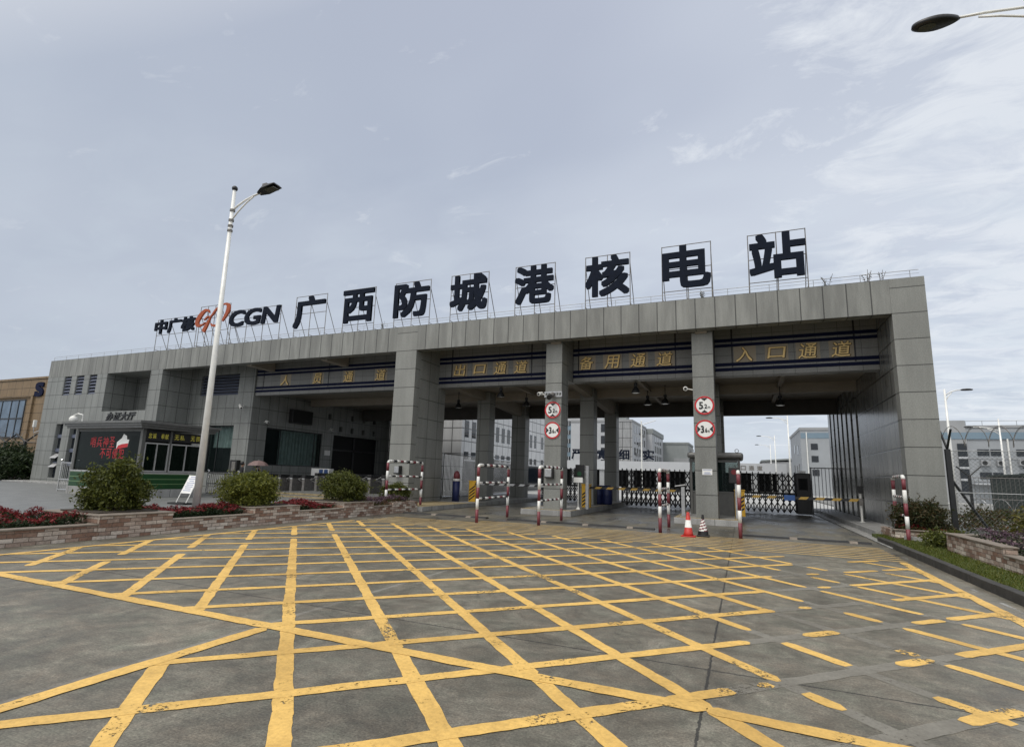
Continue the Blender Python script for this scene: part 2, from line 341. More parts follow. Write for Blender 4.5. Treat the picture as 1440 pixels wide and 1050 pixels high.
# ------------------------------------------------------------------ geometry helpers
class MB:
    def __init__(s): s.v = []; s.f = []
    def add(s, vs, fs):
        o = len(s.v); s.v += [tuple(v) for v in vs]; s.f += [tuple(i+o for i in f) for f in fs]; return s
    def box(s, x0, x1, y0, y1, z0, z1, bev=0):
        if x0 > x1: x0, x1 = x1, x0
        if y0 > y1: y0, y1 = y1, y0
        if z0 > z1: z0, z1 = z1, z0
        if bev <= 0:
            return s.add([(x0,y0,z0),(x1,y0,z0),(x1,y1,z0),(x0,y1,z0),(x0,y0,z1),(x1,y0,z1),(x1,y1,z1),(x0,y1,z1)],
                         [(0,3,2,1),(4,5,6,7),(0,1,5,4),(1,2,6,5),(2,3,7,6),(3,0,4,7)])
        bm = bmesh.new(); bmesh.ops.create_cube(bm, size=1)
        for v in bm.verts: v.co = Vector(((x0+x1)/2+v.co.x*(x1-x0), (y0+y1)/2+v.co.y*(y1-y0), (z0+z1)/2+v.co.z*(z1-z0)))
        bmesh.ops.bevel(bm, geom=list(bm.edges), offset=bev, segments=2, affect='EDGES', profile=.5)
        s.bm(bm); return s
    def bm(s, bm):
        bm.verts.index_update()
        s.add([v.co[:] for v in bm.verts], [[v.index for v in f.verts] for f in bm.faces]); bm.free()
    def tube(s, pts, r, n=8, cap=True):
        pts = [Vector(p) for p in pts]
        rs = r if isinstance(r, (list, tuple)) else [r]*len(pts)
        rings = []
        for i, p in enumerate(pts):
            a = pts[max(i-1, 0)]; b = pts[min(i+1, len(pts)-1)]; d = (b-a).normalized()
            ref = Vector((0, 0, 1)) if abs(d.z) < .9 else Vector((0, 1, 0))
            e1 = d.cross(ref).normalized(); e2 = e1.cross(d)
            rings.append([p+(e1*math.cos(t)+e2*math.sin(t))*rs[i] for t in (2*math.pi*j/n for j in range(n))])
        vs = [v for q in rings for v in q]; fs = []
        for i in range(len(pts)-1):
            for j in range(n):
                fs.append((i*n+j, i*n+(j+1) % n, (i+1)*n+(j+1) % n, (i+1)*n+j))
        if cap: fs += [tuple(range(n-1, -1, -1)), tuple((len(pts)-1)*n+j for j in range(n))]
        return s.add(vs, fs)
    def lathe(s, prof, n=20, at=(0, 0, 0)):
        vs = []; fs = []
        for r_, z in prof:
            vs += [(at[0]+r_*math.cos(2*math.pi*j/n), at[1]+r_*math.sin(2*math.pi*j/n), at[2]+z) for j in range(n)]
        for i in range(len(prof)-1):
            for j in range(n): fs.append((i*n+j, i*n+(j+1) % n, (i+1)*n+(j+1) % n, (i+1)*n+j))
        fs += [tuple(range(n-1, -1, -1)), tuple((len(prof)-1)*n+j for j in range(n))]
        return s.add(vs, fs)
    def disc(s, c, r, thick, n=36, rin=0):
        """disc facing -Y"""
        x, y, z = c; vs = []; fs = []
        for yy in (y, y+thick):
            for rad in (r, rin) if rin else (r,):
                vs += [(x+rad*math.cos(2*math.pi*j/n), yy, z+rad*math.sin(2*math.pi*j/n)) for j in range(n)]
        if rin:
            for j in range(n):
                q = (j+1) % n
                fs += [(j, q, n+q, n+j), (2*n+j, 3*n+j, 3*n+q, 2*n+q), (j, 2*n+j, 2*n+q, q), (n+j, n+q, 3*n+q, 3*n+j)]
        else:
            fs += [tuple(range(n)), tuple(n+j for j in range(n-1, -1, -1))]
            for j in range(n): q = (j+1) % n; fs.append((j, n+j, n+q, q))
        return s.add(vs, fs)
    def prism(s, poly, f0, f1):
        """poly: 2-D points; f0/f1 map a point to 3-D front/back"""
        n = len(poly); vs = [f0(*p) for p in poly]+[f1(*p) for p in poly]
        return s.add(vs, [tuple(range(n)), tuple(range(2*n-1, n-1, -1))]+[(i, n+i, n+(i+1) % n, (i+1) % n) for i in range(n)])
    def quad(s, a, b, c, d): return s.add([a, b, c, d], [(0, 1, 2, 3)])
    def sphere(s, c, r, n=12, sz=1):
        prof = [(max(r*math.sin(math.pi*i/8), .0005), -r*sz*math.cos(math.pi*i/8)) for i in range(9)]
        return s.lathe(prof, n, c)
    def build(s, name, mat, parent=None, local=False, smooth=False, mats=None, fm=None):
        vs = s.v
        if parent and not local:
            o = root_loc(parent); vs = [(a-o[0], b-o[1], c-o[2]) for a, b, c in vs]
        me = bpy.data.meshes.new(name); me.from_pydata(vs, [], s.f); me.update()
        for mm in (mats or [mat]): me.materials.append(mm)
        if fm:
            me.polygons.foreach_set('material_index', fm)
        if smooth:
            me.polygons.foreach_set('use_smooth', [True]*len(me.polygons))
        o = bpy.data.objects.new(name, me); C.objects.link(o)
        if parent: o.parent = parent
        return o
def root_loc(o):
    while o.parent: o = o.parent
    return tuple(o.get('base', (0, 0, 0)))
def thing(name, label, cat, loc=(0, 0, 0), rz=0, group=None):
    o = bpy.data.objects.new(name, None); C.objects.link(o); o.location = loc; o.rotation_euler = (0, 0, rz)
    o['base'] = loc; o.empty_display_size = .2
    return tag(o, label, cat, group)
def tag(o, label=None, cat=None, group=None, kind=None):
    if label: o['label'] = label
    if cat: o['category'] = cat
    if group: o['group'] = group
    if kind: o['kind'] = kind
    return o
def copy_tree(o, parent=None):
    c = o.copy(); C.objects.link(c); c.parent = parent
    for ch in list(o.children): copy_tree(ch, c)
    return c
def structure(o, label=None): return tag(o, label, None, None, 'structure')

# ---- lettering (built-in font turned into mesh, thickened by shifted copies)
_tc = {}
def glyphs(body):
    if body in _tc: return _tc[body]
    cu = bpy.data.curves.new('lettering', 'FONT'); cu.body = body; cu.size = 1; cu.extrude = .5; cu.resolution_u = 3
    o = bpy.data.objects.new('lettering', cu); C.objects.link(o)
    bpy.context.view_layer.update()
    me = bpy.data.meshes.new_from_object(o.evaluated_get(bpy.context.evaluated_depsgraph_get()))
    vs = [v.co.copy() for v in me.vertices]; fs = [tuple(p.vertices) for p in me.polygons]
    bpy.data.objects.remove(o); bpy.data.meshes.remove(me); bpy.data.curves.remove(cu)
    _tc[body] = (vs, fs); return vs, fs
def lettering(mb, body, u0, u1, v0, v1, fmap, depth=.04, bold=0, shear=0):
    """fits body into u0..u1, v0..v1; fmap(u, v, d) -> 3-D, d = 0 front .. depth back"""
    vs, fs = glyphs(body)
    xa = min(v.x for v in vs); xb = max(v.x for v in vs); ya = min(v.y for v in vs); yb = max(v.y for v in vs)
    sh = [(0, 0)] if not bold else [(a*bold, b*bold) for a in (-1, 0, 1) for b in (-1, 0, 1)]
    for i, (du, dv) in enumerate(sh):
        out = []
        for v in vs:
            tu = (v.x-xa)/(xb-xa); tv = (v.y-ya)/(yb-ya)
            u = u0+bold+(u1-u0-2*bold)*tu+du+shear*(tv-.5)*(v1-v0); vv = v0+bold+(v1-v0-2*bold)*tv+dv
            d = (0 if v.z > 0 else depth)+i*.0007
            out.append(fmap(u, vv, d))
        mb.add(out, fs)
    return mb
def front(y): return lambda u, v, d: (u, y+d, v)            # faces -Y
def east(x): return lambda u, v, d: (x-d, u, v)             # faces +X

# ------------------------------------------------------------------ ground, markings
gm = MB(); gm.quad((-900, -60, 0), (900, -60, 0), (900, 1500, 0), (-900, 1500, 0)); structure(gm.build('ground', M['concrete']))

def strip(mb, a, b, wd, z):
    a = Vector((*a, z)); b = Vector((*b, z)); d = (b-a).normalized(); n = Vector((-d.y, d.x, 0))*wd/2
    ln = (b-a).length; k_ = max(1, int(ln/.07)); o = len(mb.v); jt = wd*.045
    q = [0, 0]
    for i in range(k_+1):
        p = a.lerp(b, i/k_)
        q = [q[0]*.6+rs_.uniform(-jt, jt), q[1]*.6+rs_.uniform(-jt, jt)]
        e = 1 if 0 < i < k_ else .0
        sh = d*(rs_.uniform(-.02, .02) if e == 0 else 0)
        tp = 1 if e else rs_.uniform(.25, .75)
        mb.v += [tuple(p-n*tp*(1+q[0]/wd*2)+sh), tuple(p+n*tp*(1+q[1]/wd*2)+sh)]
    mb.f += [(o+2*i, o+2*i+2, o+2*i+3, o+2*i+1) for i in range(k_)]
rs_ = random.Random(11)
c1 = lambda k_: .06+1.335*k_
c2 = lambda k_: 4.93+1.335*k_
XL, XR, YF, YB = -11.65, 3.1, 4.35, 14.25
def clipseg(fam, cc, x0, x1, ylo, yhi):
    """x range of the line inside y limits"""
    if fam == 1: lo, hi = cc-yhi, cc-ylo
    else: lo, hi = ylo-cc, yhi-cc
    return max(x0, lo), min(x1, hi)
keep1 = {4: [(-99, .2), (.38, .61), (2.2, 9)], 5: [(-99, .01), (.32, .81), (1.31, 1.66), (1.95, 9)], 6: [(-99, .28), (1.35, 1.5), (1.65, 9)], 7: [(-99, .7), (1.12, 1.46), (1.64, 2.9)],
         8: [(-99, .85), (1.04, 2.05), (2.36, 9)], 9: [(-99, .57), (1.04, 1.42), (1.64, 9)], 10: [(-99, .85), (1.11, 1.42), (1.66, 9)], 11: [(-99, .4), (2.4, 9)], 12: [(-99, 1), (2.3, 9)], 3: [(-99, 1.6)]}
keep2 = {0: [(-99, -.13), (.06, .16), (1.23, 1.57), (1.87, 9)], 1: [(-99, 0), (.53, .89), (1.81, 2.2), (2.28, 9)], 2: [(-99, .29), (.62, .75), (1.91, 9)], 3: [(-99, .23), (1.04, 1.21), (1.57, 9)],
         4: [(-99, .39), (1.0, 1.21), (1.68, 2.31), (2.43, 9)], 5: [(-99, .85), (2.0, 9)], 6: [(-99, .78), (1.8, 9)], -1: [(-99, .1), (1.35, 1.8), (1.95, 9)]}
ya, yb_, yc, gh = MB(), MB(), MB(), MB()
LW = .135
for fam, ks, kp, cf, mb, z in ((1, range(-6, 14), keep1, c1, ya, .004), (2, range(-4, 20), keep2, c2, yb_, .0055)):
    for k_ in ks:
        cc = cf(k_)
        for (x0, x1) in kp.get(k_, [(-99, 99)]):
            for bx0, bx1, y0, y1 in ((XL, XR, YF, YB), (-4.5, XR, -4, YF)):
                lo, hi = clipseg(fam, cc, max(bx0, x0), min(bx1, x1), y0, y1)
                parts = [(lo, hi)]
                if fam == 1 and k_ < 3:          # worn break near the left edge
                    gx = -9.86+.1*math.sin(k_*2.3)
                    parts = [(lo, min(hi, gx-.28)), (max(lo, gx+.25), hi)]
                for a, b in parts:
                    if b-a < .05: continue
                    yy = (lambda x: cc-x) if fam == 1 else (lambda x: cc+x)
                    strip(mb, (a, yy(a)), (b, yy(b)), LW, z)
        lo, hi = clipseg(fam, cc, -.4, 2.6, 3.5, 13)
        if hi-lo > .2:
            yy = (lambda x: cc-x) if fam == 1 else (lambda x: cc+x)
            strip(gh, (lo, yy(lo)), (hi, yy(hi)), LW*1.05, .0022 if fam == 1 else .003)
for a, b, w_ in (((XL, YF), (-.3, YF-.03), .15), ((-.3, YF-.03), (1.5, YF-.1), .15), ((XR, -4), (XR, YB), .17), ((XL, YF+.075), (XL, YB), .13), ((-4.5, -4), (-4.5, YF-.075), .15)):
    strip(yc, a, b, w_, .007)
for nm, mb, mt in (('road_markings', ya, 'paint_y'), ('road_markings', yb_, 'paint_y'), ('road_markings', yc, 'paint_y'), ('paint_traces', gh, 'ghost')):
    structure(mb.build(nm, M[mt]))
tr = MB()
for i in range(8):
    y = 14.45+.37*i
    strip(tr, (-11.6 if i < 6 else -8.5, y), (3.25, y), .1, .0045)
structure(tr.build('road_markings', M['paint_y2']))
wm = MB()
for y, ln in ((15.4, .5), (14.3, .6), (12.9, .9), (11.3, .5), (10.2, .8), (8.6, .7)): strip(wm, (3.36, y), (3.36, y-ln), .06, .004)
structure(wm.build('edge_line', paint('scuffed_white_road_paint', (.45, .45, .43), .5, .8)))

ir = MB(); ir.quad((-36, 38, .004), (60, 38, .004), (60, 109, .004), (-36, 109, .004)); structure(ir.build('inner_road', plain('pale_lit_inner_concrete', (.4, .4, .385), .8, vary=.1, scale=.7)))  # pale concrete whose colour also holds the bright light beyond the gates
# plaza, lane kerbs, lawns
pz = MB()
pz.box(-75, -14.75, -6, 40, -.3, .2)
structure(pz.build('plaza', M['plaza_tile']))
kb = MB(); kb.box(-14.74, -12.3, 19.28, 40, -.2, .2); structure(kb.build('kerb_island', M['kerb_stone']))
sw = MB(); sw.box(3.83, 4.9, 20.6, 37.5, -.2, .2); structure(sw.build('pavement', M['kerb_stone']))
gut = MB(); gut.box(3.5, 3.83, 17.2, 37.5, -.2, .035); structure(gut.build('gutter', M['kerb_stone']))
kr = MB()
y = -3.0
while y < 19.0:
    kr.box(3.56, 3.72, y, y+.99, -.2, .15+random.uniform(-.006, .006), .012); y += 1.0
structure(kr.build('kerb', plain('dark_stained_kerb', (.042, .04, .036), .8, vary=.35, scale=5)))
lw_ = MB(); lw_.box(3.725, 24, -4, 20.59, -.2, .125); structure(lw_.build('lawn_soil', M['turf']))
fp = MB(); fp.box(6.3, 60, 20.6, 70, -.2, .1); structure(fp.build('side_yard', plain('yard_gravel', (.2, .2, .19), .9, vary=.3, scale=6)))
gr = MB(); rg = random.Random(3)
for i in range(26000):
    x = 3.74+rg.random()**1.3*1.6; y = 3+rg.random()*17.2
    if y > 19.4 and x > 4.4: continue
    h = rg.uniform(.02, .06); a = rg.random()*6.28; wd = rg.uniform(.006, .012); dx, dy = math.cos(a)*wd, math.sin(a)*wd; lx, ly = rg.uniform(-.03, .03), rg.uniform(-.03, .03)
    gr.add([(x-dx, y-dy, .12), (x+dx, y+dy, .12), (x+lx, y+ly, .12+h)], [(0, 1, 2)])
tag(gr.build('grass', M['grass']), 'short green grass on the strip between the right kerb and the stone planter', 'grass', kind='stuff')

# ------------------------------------------------------------------ GATEHOUSE
F = 21.0                # facade plane
TOP, FB = 8.66, 7.43
gh_ = thing('gatehouse', 'long grey granite gatehouse with a flat fascia over vehicle lanes and an office wing', 'building', (-20, 21, 0))
def P_(mb, name, mat, parent=gh_, **kw): return mb.build(name, M[mat], parent, **kw)
# fascia and roof
fb = MB(); fb.box(-45.3, 4.9, F, F+.45, FB, TOP); P_(fb, 'fascia', 'granite_fascia')
rs = MB(); rs.box(-45.28, 5.88, F+.45, 37, 7.95, 8.35); P_(rs, 'roof', 'roof')
rb = MB(); rb.box(-45.28, 5.88, 36.6, 37, 8.352, TOP-.02); P_(rb, 'parapet', 'granite')
# pillars
pl = MB(); pl.box(4.903, 5.9, F-.003, 28.0, -.1, TOP+.003); P_(pl, 'pillar', 'granite_pillar')
pl = MB(); pl.box(4.896, 4.9025, F+.45, 28.0, -.05, 7.949); P_(pl, 'wall_cladding', 'granite_polish')
pl = MB(); pl.box(-15.42, -14.25, F-.003, 23.9, 0, TOP+.003); P_(pl, 'pillar', 'granite_pillar')
pl = MB(); pl.box(-14.2498, -14.244, F+.45, 23.9, .2, 7.949); P_(pl, 'wall_cladding', 'granite')
# right wall of fins
fn = MB(); y = 28.0
fn.box(5.55, 5.9, 28.0, 37, -.1, 7.94)
while y < 36.9:
    fn.box(4.9, 5.55, y+.5, min(y+1.3, 37), -.05, 7.94); y += 1.3
P_(fn, 'fin_wall', 'granite_polish')
# lane columns
def column(x0, x1, y0, y1, zt, z0=.2):
    b = MB(); b.box(x0, x1, y0, y1, z0, zt, .01); return P_(b, 'column', 'granite_column')
for x0, x1 in ((-7.79, -7.05), (-1.66, -.88)):
    column(x0, x1, 21.55, 22.5, 7.94)
    column(x0, x1, 27.0, 27.75, 6.28); column(x0, x1, 32.5, 33.25, 6.28)
column(-13.9, -13.12, 27.0, 27.75, 6.28); column(-14.1, -13.12, 32.5, 33.25, 6.28)
# stub beams under the fascia in front of the columns
for xa, xb in ((-7.55, -7.1), (-1.5, -1.08), (-20.6, -20.2), (-26.2, -25.8)):
    b = MB(); b.box(xa, xb, F+.455, 23.15 if xa < -15 else 21.545, 7.36, 7.94); P_(b, 'stub_beam', 'soffit')
# ceilings
cl = MB(); cl.box(-27.25, 4.89, 23.72, 36.9, 6.3, 6.5); P_(cl, 'ceiling', 'soffit')
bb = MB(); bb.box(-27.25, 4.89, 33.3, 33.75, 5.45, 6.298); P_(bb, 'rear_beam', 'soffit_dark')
bb = MB(); bb.box(-27.25, 4.89, 27.76, 28.15, 5.85, 6.297); P_(bb, 'cross_beam', 'soffit')
for x in (-13.58, -7.33, -1.25):
    b = MB()
    b.add([(x-.18, 23.73, 5.95), (x-.18, 26.98, 5.8), (x-.18, 26.98, 6.296), (x-.18, 23.73, 6.296), (x+.18, 23.73, 5.95), (x+.18, 26.98, 5.8), (x+.18, 26.98, 6.296), (x+.18, 23.73, 6.296)],
          [(0, 1, 2, 3), (7, 6, 5, 4), (0, 4, 5, 1), (1, 5, 6, 2), (2, 6, 7, 3), (3, 7, 4, 0)])
    b.add([(x-.18, 28.16, 5.75), (x-.18, 32.48, 5.5), (x-.18, 32.48, 6.296), (x-.18, 28.16, 6.296), (x+.18, 28.16, 5.75), (x+.18, 32.48, 5.5), (x+.18, 32.48, 6.296), (x+.18, 28.16, 6.296)],
          [(0, 1, 2, 3), (7, 6, 5, 4), (0, 4, 5, 1), (1, 5, 6, 2), (2, 6, 7, 3), (3, 7, 4, 0)])
    P_(b, 'haunched_beam', 'soffit')
for x in (-4.3, 1.75, -10.6):
    b = MB(); b.box(x-.09, x+.09, 23.75, 32.9, 6.08, 6.297); P_(b, 'lamp_rail', 'soffit')
# sign beams with stripes and gilt characters
BY = 23.2
def sign_beam(x0, x1, chars, xs, s0, s1):
    b = MB(); b.box(x0, x1, BY, BY+.5, 5.92, 7.94)
    bo = P_(b, 'sign_beam', 'granite_beam')
    for z0, z1 in ((7.35, 7.48), (7.14, 7.26), (6.33, 6.46), (6.12, 6.25)):
        st = MB(); st.box(x0+.005, x1-.005, BY-.03, BY+.02, z0, z1); P_(st, 'stripe', 'stripe', bo)
    for x in (s0, s1):
        sl_ = MB(); sl_.box(x-.03, x+.03, BY-.012, BY+.02, 6.28, 7.93); P_(sl_, 'panel_joint', 'black', bo)
    for ch, x in zip(chars, xs):
        pm = MB(); pm.box(x-.42, x+.42, BY-.008, BY+.02, 6.46, 7.14); P_(pm, 'plate', 'plate', bo)
        hh = .30 if ch not in '口' else .23
        tm = MB(); lettering(tm, ch, x-.31, x+.31, 6.79-hh, 6.79+hh, front(BY-.045), .03, .005, .15)
        co_ = P_(tm, 'character', 'gold', bo)
        em = MB(); lettering(em, ch, x-.32, x+.34, 6.775-hh, 6.805+hh, front(BY-.025), .02, .022, .12); P_(em, 'character_shade', 'letter_shade', bo)  # dark bolder copy behind paints in the character's shadow side
sign_beam(-.87, 4.89, '入口通道', (.28, 1.45, 2.56, 3.70), -.2, 4.14)
sign_beam(-7.04, -1.67, '备用通道', (-6.4, -5.21, -4.04, -2.91), -6.78, -2.46)
sign_beam(-14.24, -7.8, '出口通道', (-13.03, -11.9, -10.76, -9.66), -13.5, -9.12)
sign_beam(-27.28, -15.43, '人员通道', (-24.9, -22.4, -20.15, -17.95), -26.69, -21.61)
# blocks closing the beam behind the front columns
for x0, x1 in ((-7.79, -7.05), (-1.66, -.88)):
    b = MB(); b.box(x0+.01, x1-.01, 22.51, 23.7, 5.92, 7.94); P_(b, 'beam_end', 'granite_beam')

# ---- office wing walls
def wall_y(mb, x0, x1, z0, z1, y, holes, depth):
    xs = sorted({x0, x1, *[h[0] for h in holes], *[h[1] for h in holes]}); zs = sorted({z0, z1, *[h[2] for h in holes], *[h[3] for h in holes]})
    for a, b in zip(xs, xs[1:]):
        for c_, d in zip(zs, zs[1:]):
            if any(h[0] <= a and b <= h[1] and h[2] <= c_ and d <= h[3] for h in holes): continue
            mb.quad((a, y, c_), (b, y, c_), (b, y, d), (a, y, d))
    for i, h in enumerate(holes):
        dd = h[4] if len(h) > 4 else depth
        a, b, c_, d = h[:4]
        mb.quad((a, y, c_), (a, y+dd, c_), (a, y+dd, d), (a, y, d)); mb.quad((b, y, c_), (b, y, d), (b, y+dd, d), (b, y+dd, c_))
        mb.quad((a, y, d), (a, y+dd, d), (b, y+dd, d), (b, y, d)); mb.quad((a, y, c_), (b, y, c_), (b, y+dd, c_), (a, y+dd, c_))
lw = MB()
louv = [(-43.25, -42.43, 6.1, 7.425), (-41.83, -40.99, 6.1, 7.425), (-40.36, -39.54, 6.1, 7.425)]
slit = [(-43.25, -42.45, .5, 4.13), (-41.62, -40.85, .5, 4.13)]
niche = (-38.45, -34.0, 4.9, 7.425, 2.1)
wall_y(lw, -45.3, -32.87, -.1, FB-.001, F+.002, louv+slit+[niche], .3)
lw.quad((-45.3, F+.002, -.1), (-45.3, F+.002, FB-.001), (-45.3, 37, FB-.001), (-45.3, 37, -.1))
lw.quad((-45.3, F+.45, FB-.001), (-45.3, F+.45, TOP-.1), (-45.3, 37, TOP-.1), (-45.3, 37, FB-.001))
lw.quad((-32.87, F+.002, -.1), (-32.87, 23.1, -.1), (-32.87, 23.1, 7.94), (-32.87, F+.002, 7.94))
lw.quad((-45.3, 37, -.1), (-27.3, 37, -.1), (-27.3, 37, 8), (-45.3, 37, 8))
wl = P_(lw, 'wing_wall', 'granite_left')
def louvre(x0, x1, z0, z1, y, n=6):
    b = MB(); b.box(x0+.01, x1-.01, y+.2, y+.24, z0+.01, z1-.01); f = P_(b, 'louvre_window', 'black')
    s = MB()
    for i in range(n):
        z = z0+(i+.5)*(z1-z0)/n; t = (z1-z0)/n
        s.add([(x0+.012, y+.04, z-t*.42), (x1-.012, y+.04, z-t*.42), (x1-.012, y+.16, z+t*.25), (x0+.012, y+.16, z+t*.25), (x0+.012, y+.04, z-t*.30), (x1-.012, y+.04, z-t*.30), (x1-.012, y+.16, z+t*.37), (x0+.012, y+.16, z+t*.37)],
              [(0, 1, 2, 3), (7, 6, 5, 4), (0, 4, 5, 1), (1, 5, 6, 2), (2, 6, 7, 3), (3, 7, 4, 0)])
    P_(s, 'slats', 'louvre', f)
for h in louv: louvre(h[0], h[1], h[2], h[3], F)
for h in slit:
    b = MB(); b.box(h[0]+.002, h[1]-.002, F+.25, F+.29, h[2], h[3]); wv_ = P_(b, 'window', 'glass_dark')
    b = MB()
    for z in (1.45, 2.35, 3.3): b.box(h[0]+.004, h[1]-.004, F+.16, F+.246, z-.12, z+.12)
    P_(b, 'mullion', 'louvre', wv_)
# open hopper panes in the first slit
b = MB()
for z in (2.1, 1.5): b.add([(-43.2, F+.2, z), (-42.5, F+.2, z), (-42.5, F-.12, z-.3), (-43.2, F-.12, z-.3), (-43.2, F+.2, z+.02), (-42.5, F+.2, z+.02), (-42.5, F-.12, z-.28), (-43.2, F-.12, z-.28)],
      [(0, 1, 2, 3), (7, 6, 5, 4), (0, 4, 5, 1), (1, 5, 6, 2), (2, 6, 7, 3), (3, 7, 4, 0)])
P_(b, 'hopper_pane', 'alu')
bw = MB(); wall_y(bw, -38.45, -34.0, 4.9, 7.425, 23.1, [(-36.3, -34.35, 5.9, 7.3)], .2); P_(bw, 'niche_wall', 'granite_left')
louvre(-36.3, -34.35, 5.9, 7.3, 23.1, 6)
tm = MB(); lettering(tm, '办证大厅', -37.75, -34.9, 4.27, 4.83, front(F-.05), .05, .012, .3)
P_(tm, 'lettering', 'black_steel')
stp = MB(); stp.box(-45.6, -31.5, 19.6, F-.01, .2, .26); structure(P_(stp, 'entrance_step', 'kerb_stone', None))
# recessed block with louvre and curtained window
rw = MB(); wall_y(rw, -32.87, -27.3, -.1, 7.94, 23.1, [(-32.1, -28.66, 6.03, 7.36), (-30.9, -28.68, 1.2, 4.12)], .3)
P_(rw, 'recess_wall', 'granite_left')
louvre(-32.1, -28.66, 6.03, 7.36, 23.1, 7)
def curtain_window(fr, hole_axis, a0, a1, z0, z1, at, inward, mull=(), curt=None):
    """window in plane at; hole_axis 'x' faces -Y, 'y' faces +X"""
    if hole_axis == 'x': mk = lambda mb, p0, p1, d0, d1, q0, q1: mb.box(p0, p1, at+d0, at+d1, q0, q1)
    else: mk = lambda mb, p0, p1, d0, d1, q0, q1: mb.box(at-d1, at-d0, p0, p1, q0, q1)
    b = MB(); e = .06
    mk(b, a0+.001, a0+e, .1, .18, z0, z1); mk(b, a1-e, a1-.001, .1, .18, z0, z1); mk(b, a0+e, a1-e, .1, .18, z0, z0+e); mk(b, a0+e, a1-e, .1, .18, z1-e, z1)
    for q in mull: mk(b, q-.02, q+.02, .11, .17, z0+e, z1-e)
    f = P_(b, 'window', fr)
    b = MB(); mk(b, a0+e, a1-e, .135, .145, z0+e, z1-e); P_(b, 'pane', 'glass_clear', f)
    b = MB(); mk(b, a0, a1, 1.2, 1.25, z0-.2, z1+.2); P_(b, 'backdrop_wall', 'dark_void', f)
    if curt:
        cm = MB(); p0, p1, q0, q1 = curt; n = int((p1-p0)/.04)
        pts = [(p0+(p1-p0)*i/n, .45+.04*math.sin(i*.9)+.02*math.sin(i*.37)) for i in range(n+1)]
        for (u, d), (u2, d2) in zip(pts, pts[1:]):
            if hole_axis == 'x': cm.quad((u, at+d, q0), (u2, at+d2, q0), (u2, at+d2, q1), (u, at+d, q1))
            else: cm.quad((at-d, u, q0), (at-d2, u2, q0), (at-d2, u2, q1), (at-d, u, q1))
        P_(cm, 'curtain', 'curtain', f)
curtain_window('black_steel', 'x', -30.9, -28.68, 1.2, 4.12, 23.1, 1, (-30.1,), (-30.85, -28.72, 2.75, 4.1))
# passage side wall (faces +X)
sw_ = MB()
def wall_x(mb, y0, y1, z0, z1, x, holes, depth):
    ys = sorted({y0, y1, *[h[0] for h in holes], *[h[1] for h in holes]}); zs = sorted({z0, z1, *[h[2] for h in holes], *[h[3] for h in holes]})
    for a, b in zip(ys, ys[1:]):
        for c_, d in zip(zs, zs[1:]):
            if any(h[0] <= a and b <= h[1] and h[2] <= c_ and d <= h[3] for h in holes): continue
            mb.quad((x, a, c_), (x, b, c_), (x, b, d), (x, a, d))
    for h in holes:
        a, b, c_, d = h[:4]; dd = h[4] if len(h) > 4 else depth
        mb.quad((x, a, c_), (x-dd, a, c_), (x-dd, a, d), (x, a, d)); mb.quad((x, b, c_), (x, b, d), (x-dd, b, d), (x-dd, b, c_))
        mb.quad((x, a, d), (x-dd, a, d), (x-dd, b, d), (x, b, d)); mb.quad((x, a, c_), (x, b, c_), (x-dd, b, c_), (x-dd, a, c_))
ports = [(y-.17, y+.17, z-.2, z+.2) for y, z in ((29.8, 5.4), (32.24, 5.5), (33.59, 5.5), (34.88, 5.5), (31.05, 4.58), (32.3, 4.55), (33.6, 4.55), (34.92, 4.55))]
wall_x(sw_, 23.1, 37, -.1, 7.94, -27.3, [(24.35, 29.25, 1.75, 4.1), (30.35, 35.7, -.05, 4.1, .5)]+ports, .3)
P_(sw_, 'passage_wall', 'granite_left')
curtain_window('black_steel', 'y', 24.35, 29.25, 1.75, 4.1, -27.3, 1, (25.6, 28.6), (25.8, 29.2, 1.8, 4.05))
b = MB()
for h in ports: b.box(-27.58, -27.55, h[0], h[1], h[2], h[3])
P_(b, 'wall_port', 'black')
b = MB(); b.box(-27.79, -27.7, 30.36, 35.69, -.04, 4.09); dr = P_(b, 'doorway', 'dark_void')  # near-black panel, the doorway's inner shade put into its colour
b = MB(); b.box(-27.69, -27.6, 30.4, 30.5, 0, 4.05); b.box(-27.69, -27.6, 32.9, 33.1, 0, 4.05); b.box(-27.69, -27.6, 35.55, 35.65, 0, 4.05); b.box(-27.69, -27.6, 30.5, 35.55, 3.0, 3.1); P_(b, 'door_frame', 'black_steel', dr)
b = MB(); b.box(-27.25, -22.2, 36.95, 37.2, -.1, 7.9); P_(b, 'rear_wall', 'granite')
b = MB(); b.box(-27.2, -22.4, 36.9, 36.945, .25, 3.6); P_(b, 'rear_glazing', 'glass_dark')
# roof railing cable
rl = MB(); x = -45.2
while x < 5.85:
    rl.tube([(x, F+.12, TOP), (x, F+.12, TOP+.3)], .012, 5); x += 1.45
rl.tube([(-45.2, F+.12, TOP+.29), (5.8, F+.12, TOP+.29)], .011, 5); rl.tube([(-45.2, F+.12, TOP+.17), (5.8, F+.12, TOP+.17)], .006, 4)
P_(rl, 'roof_railing', 'steel')

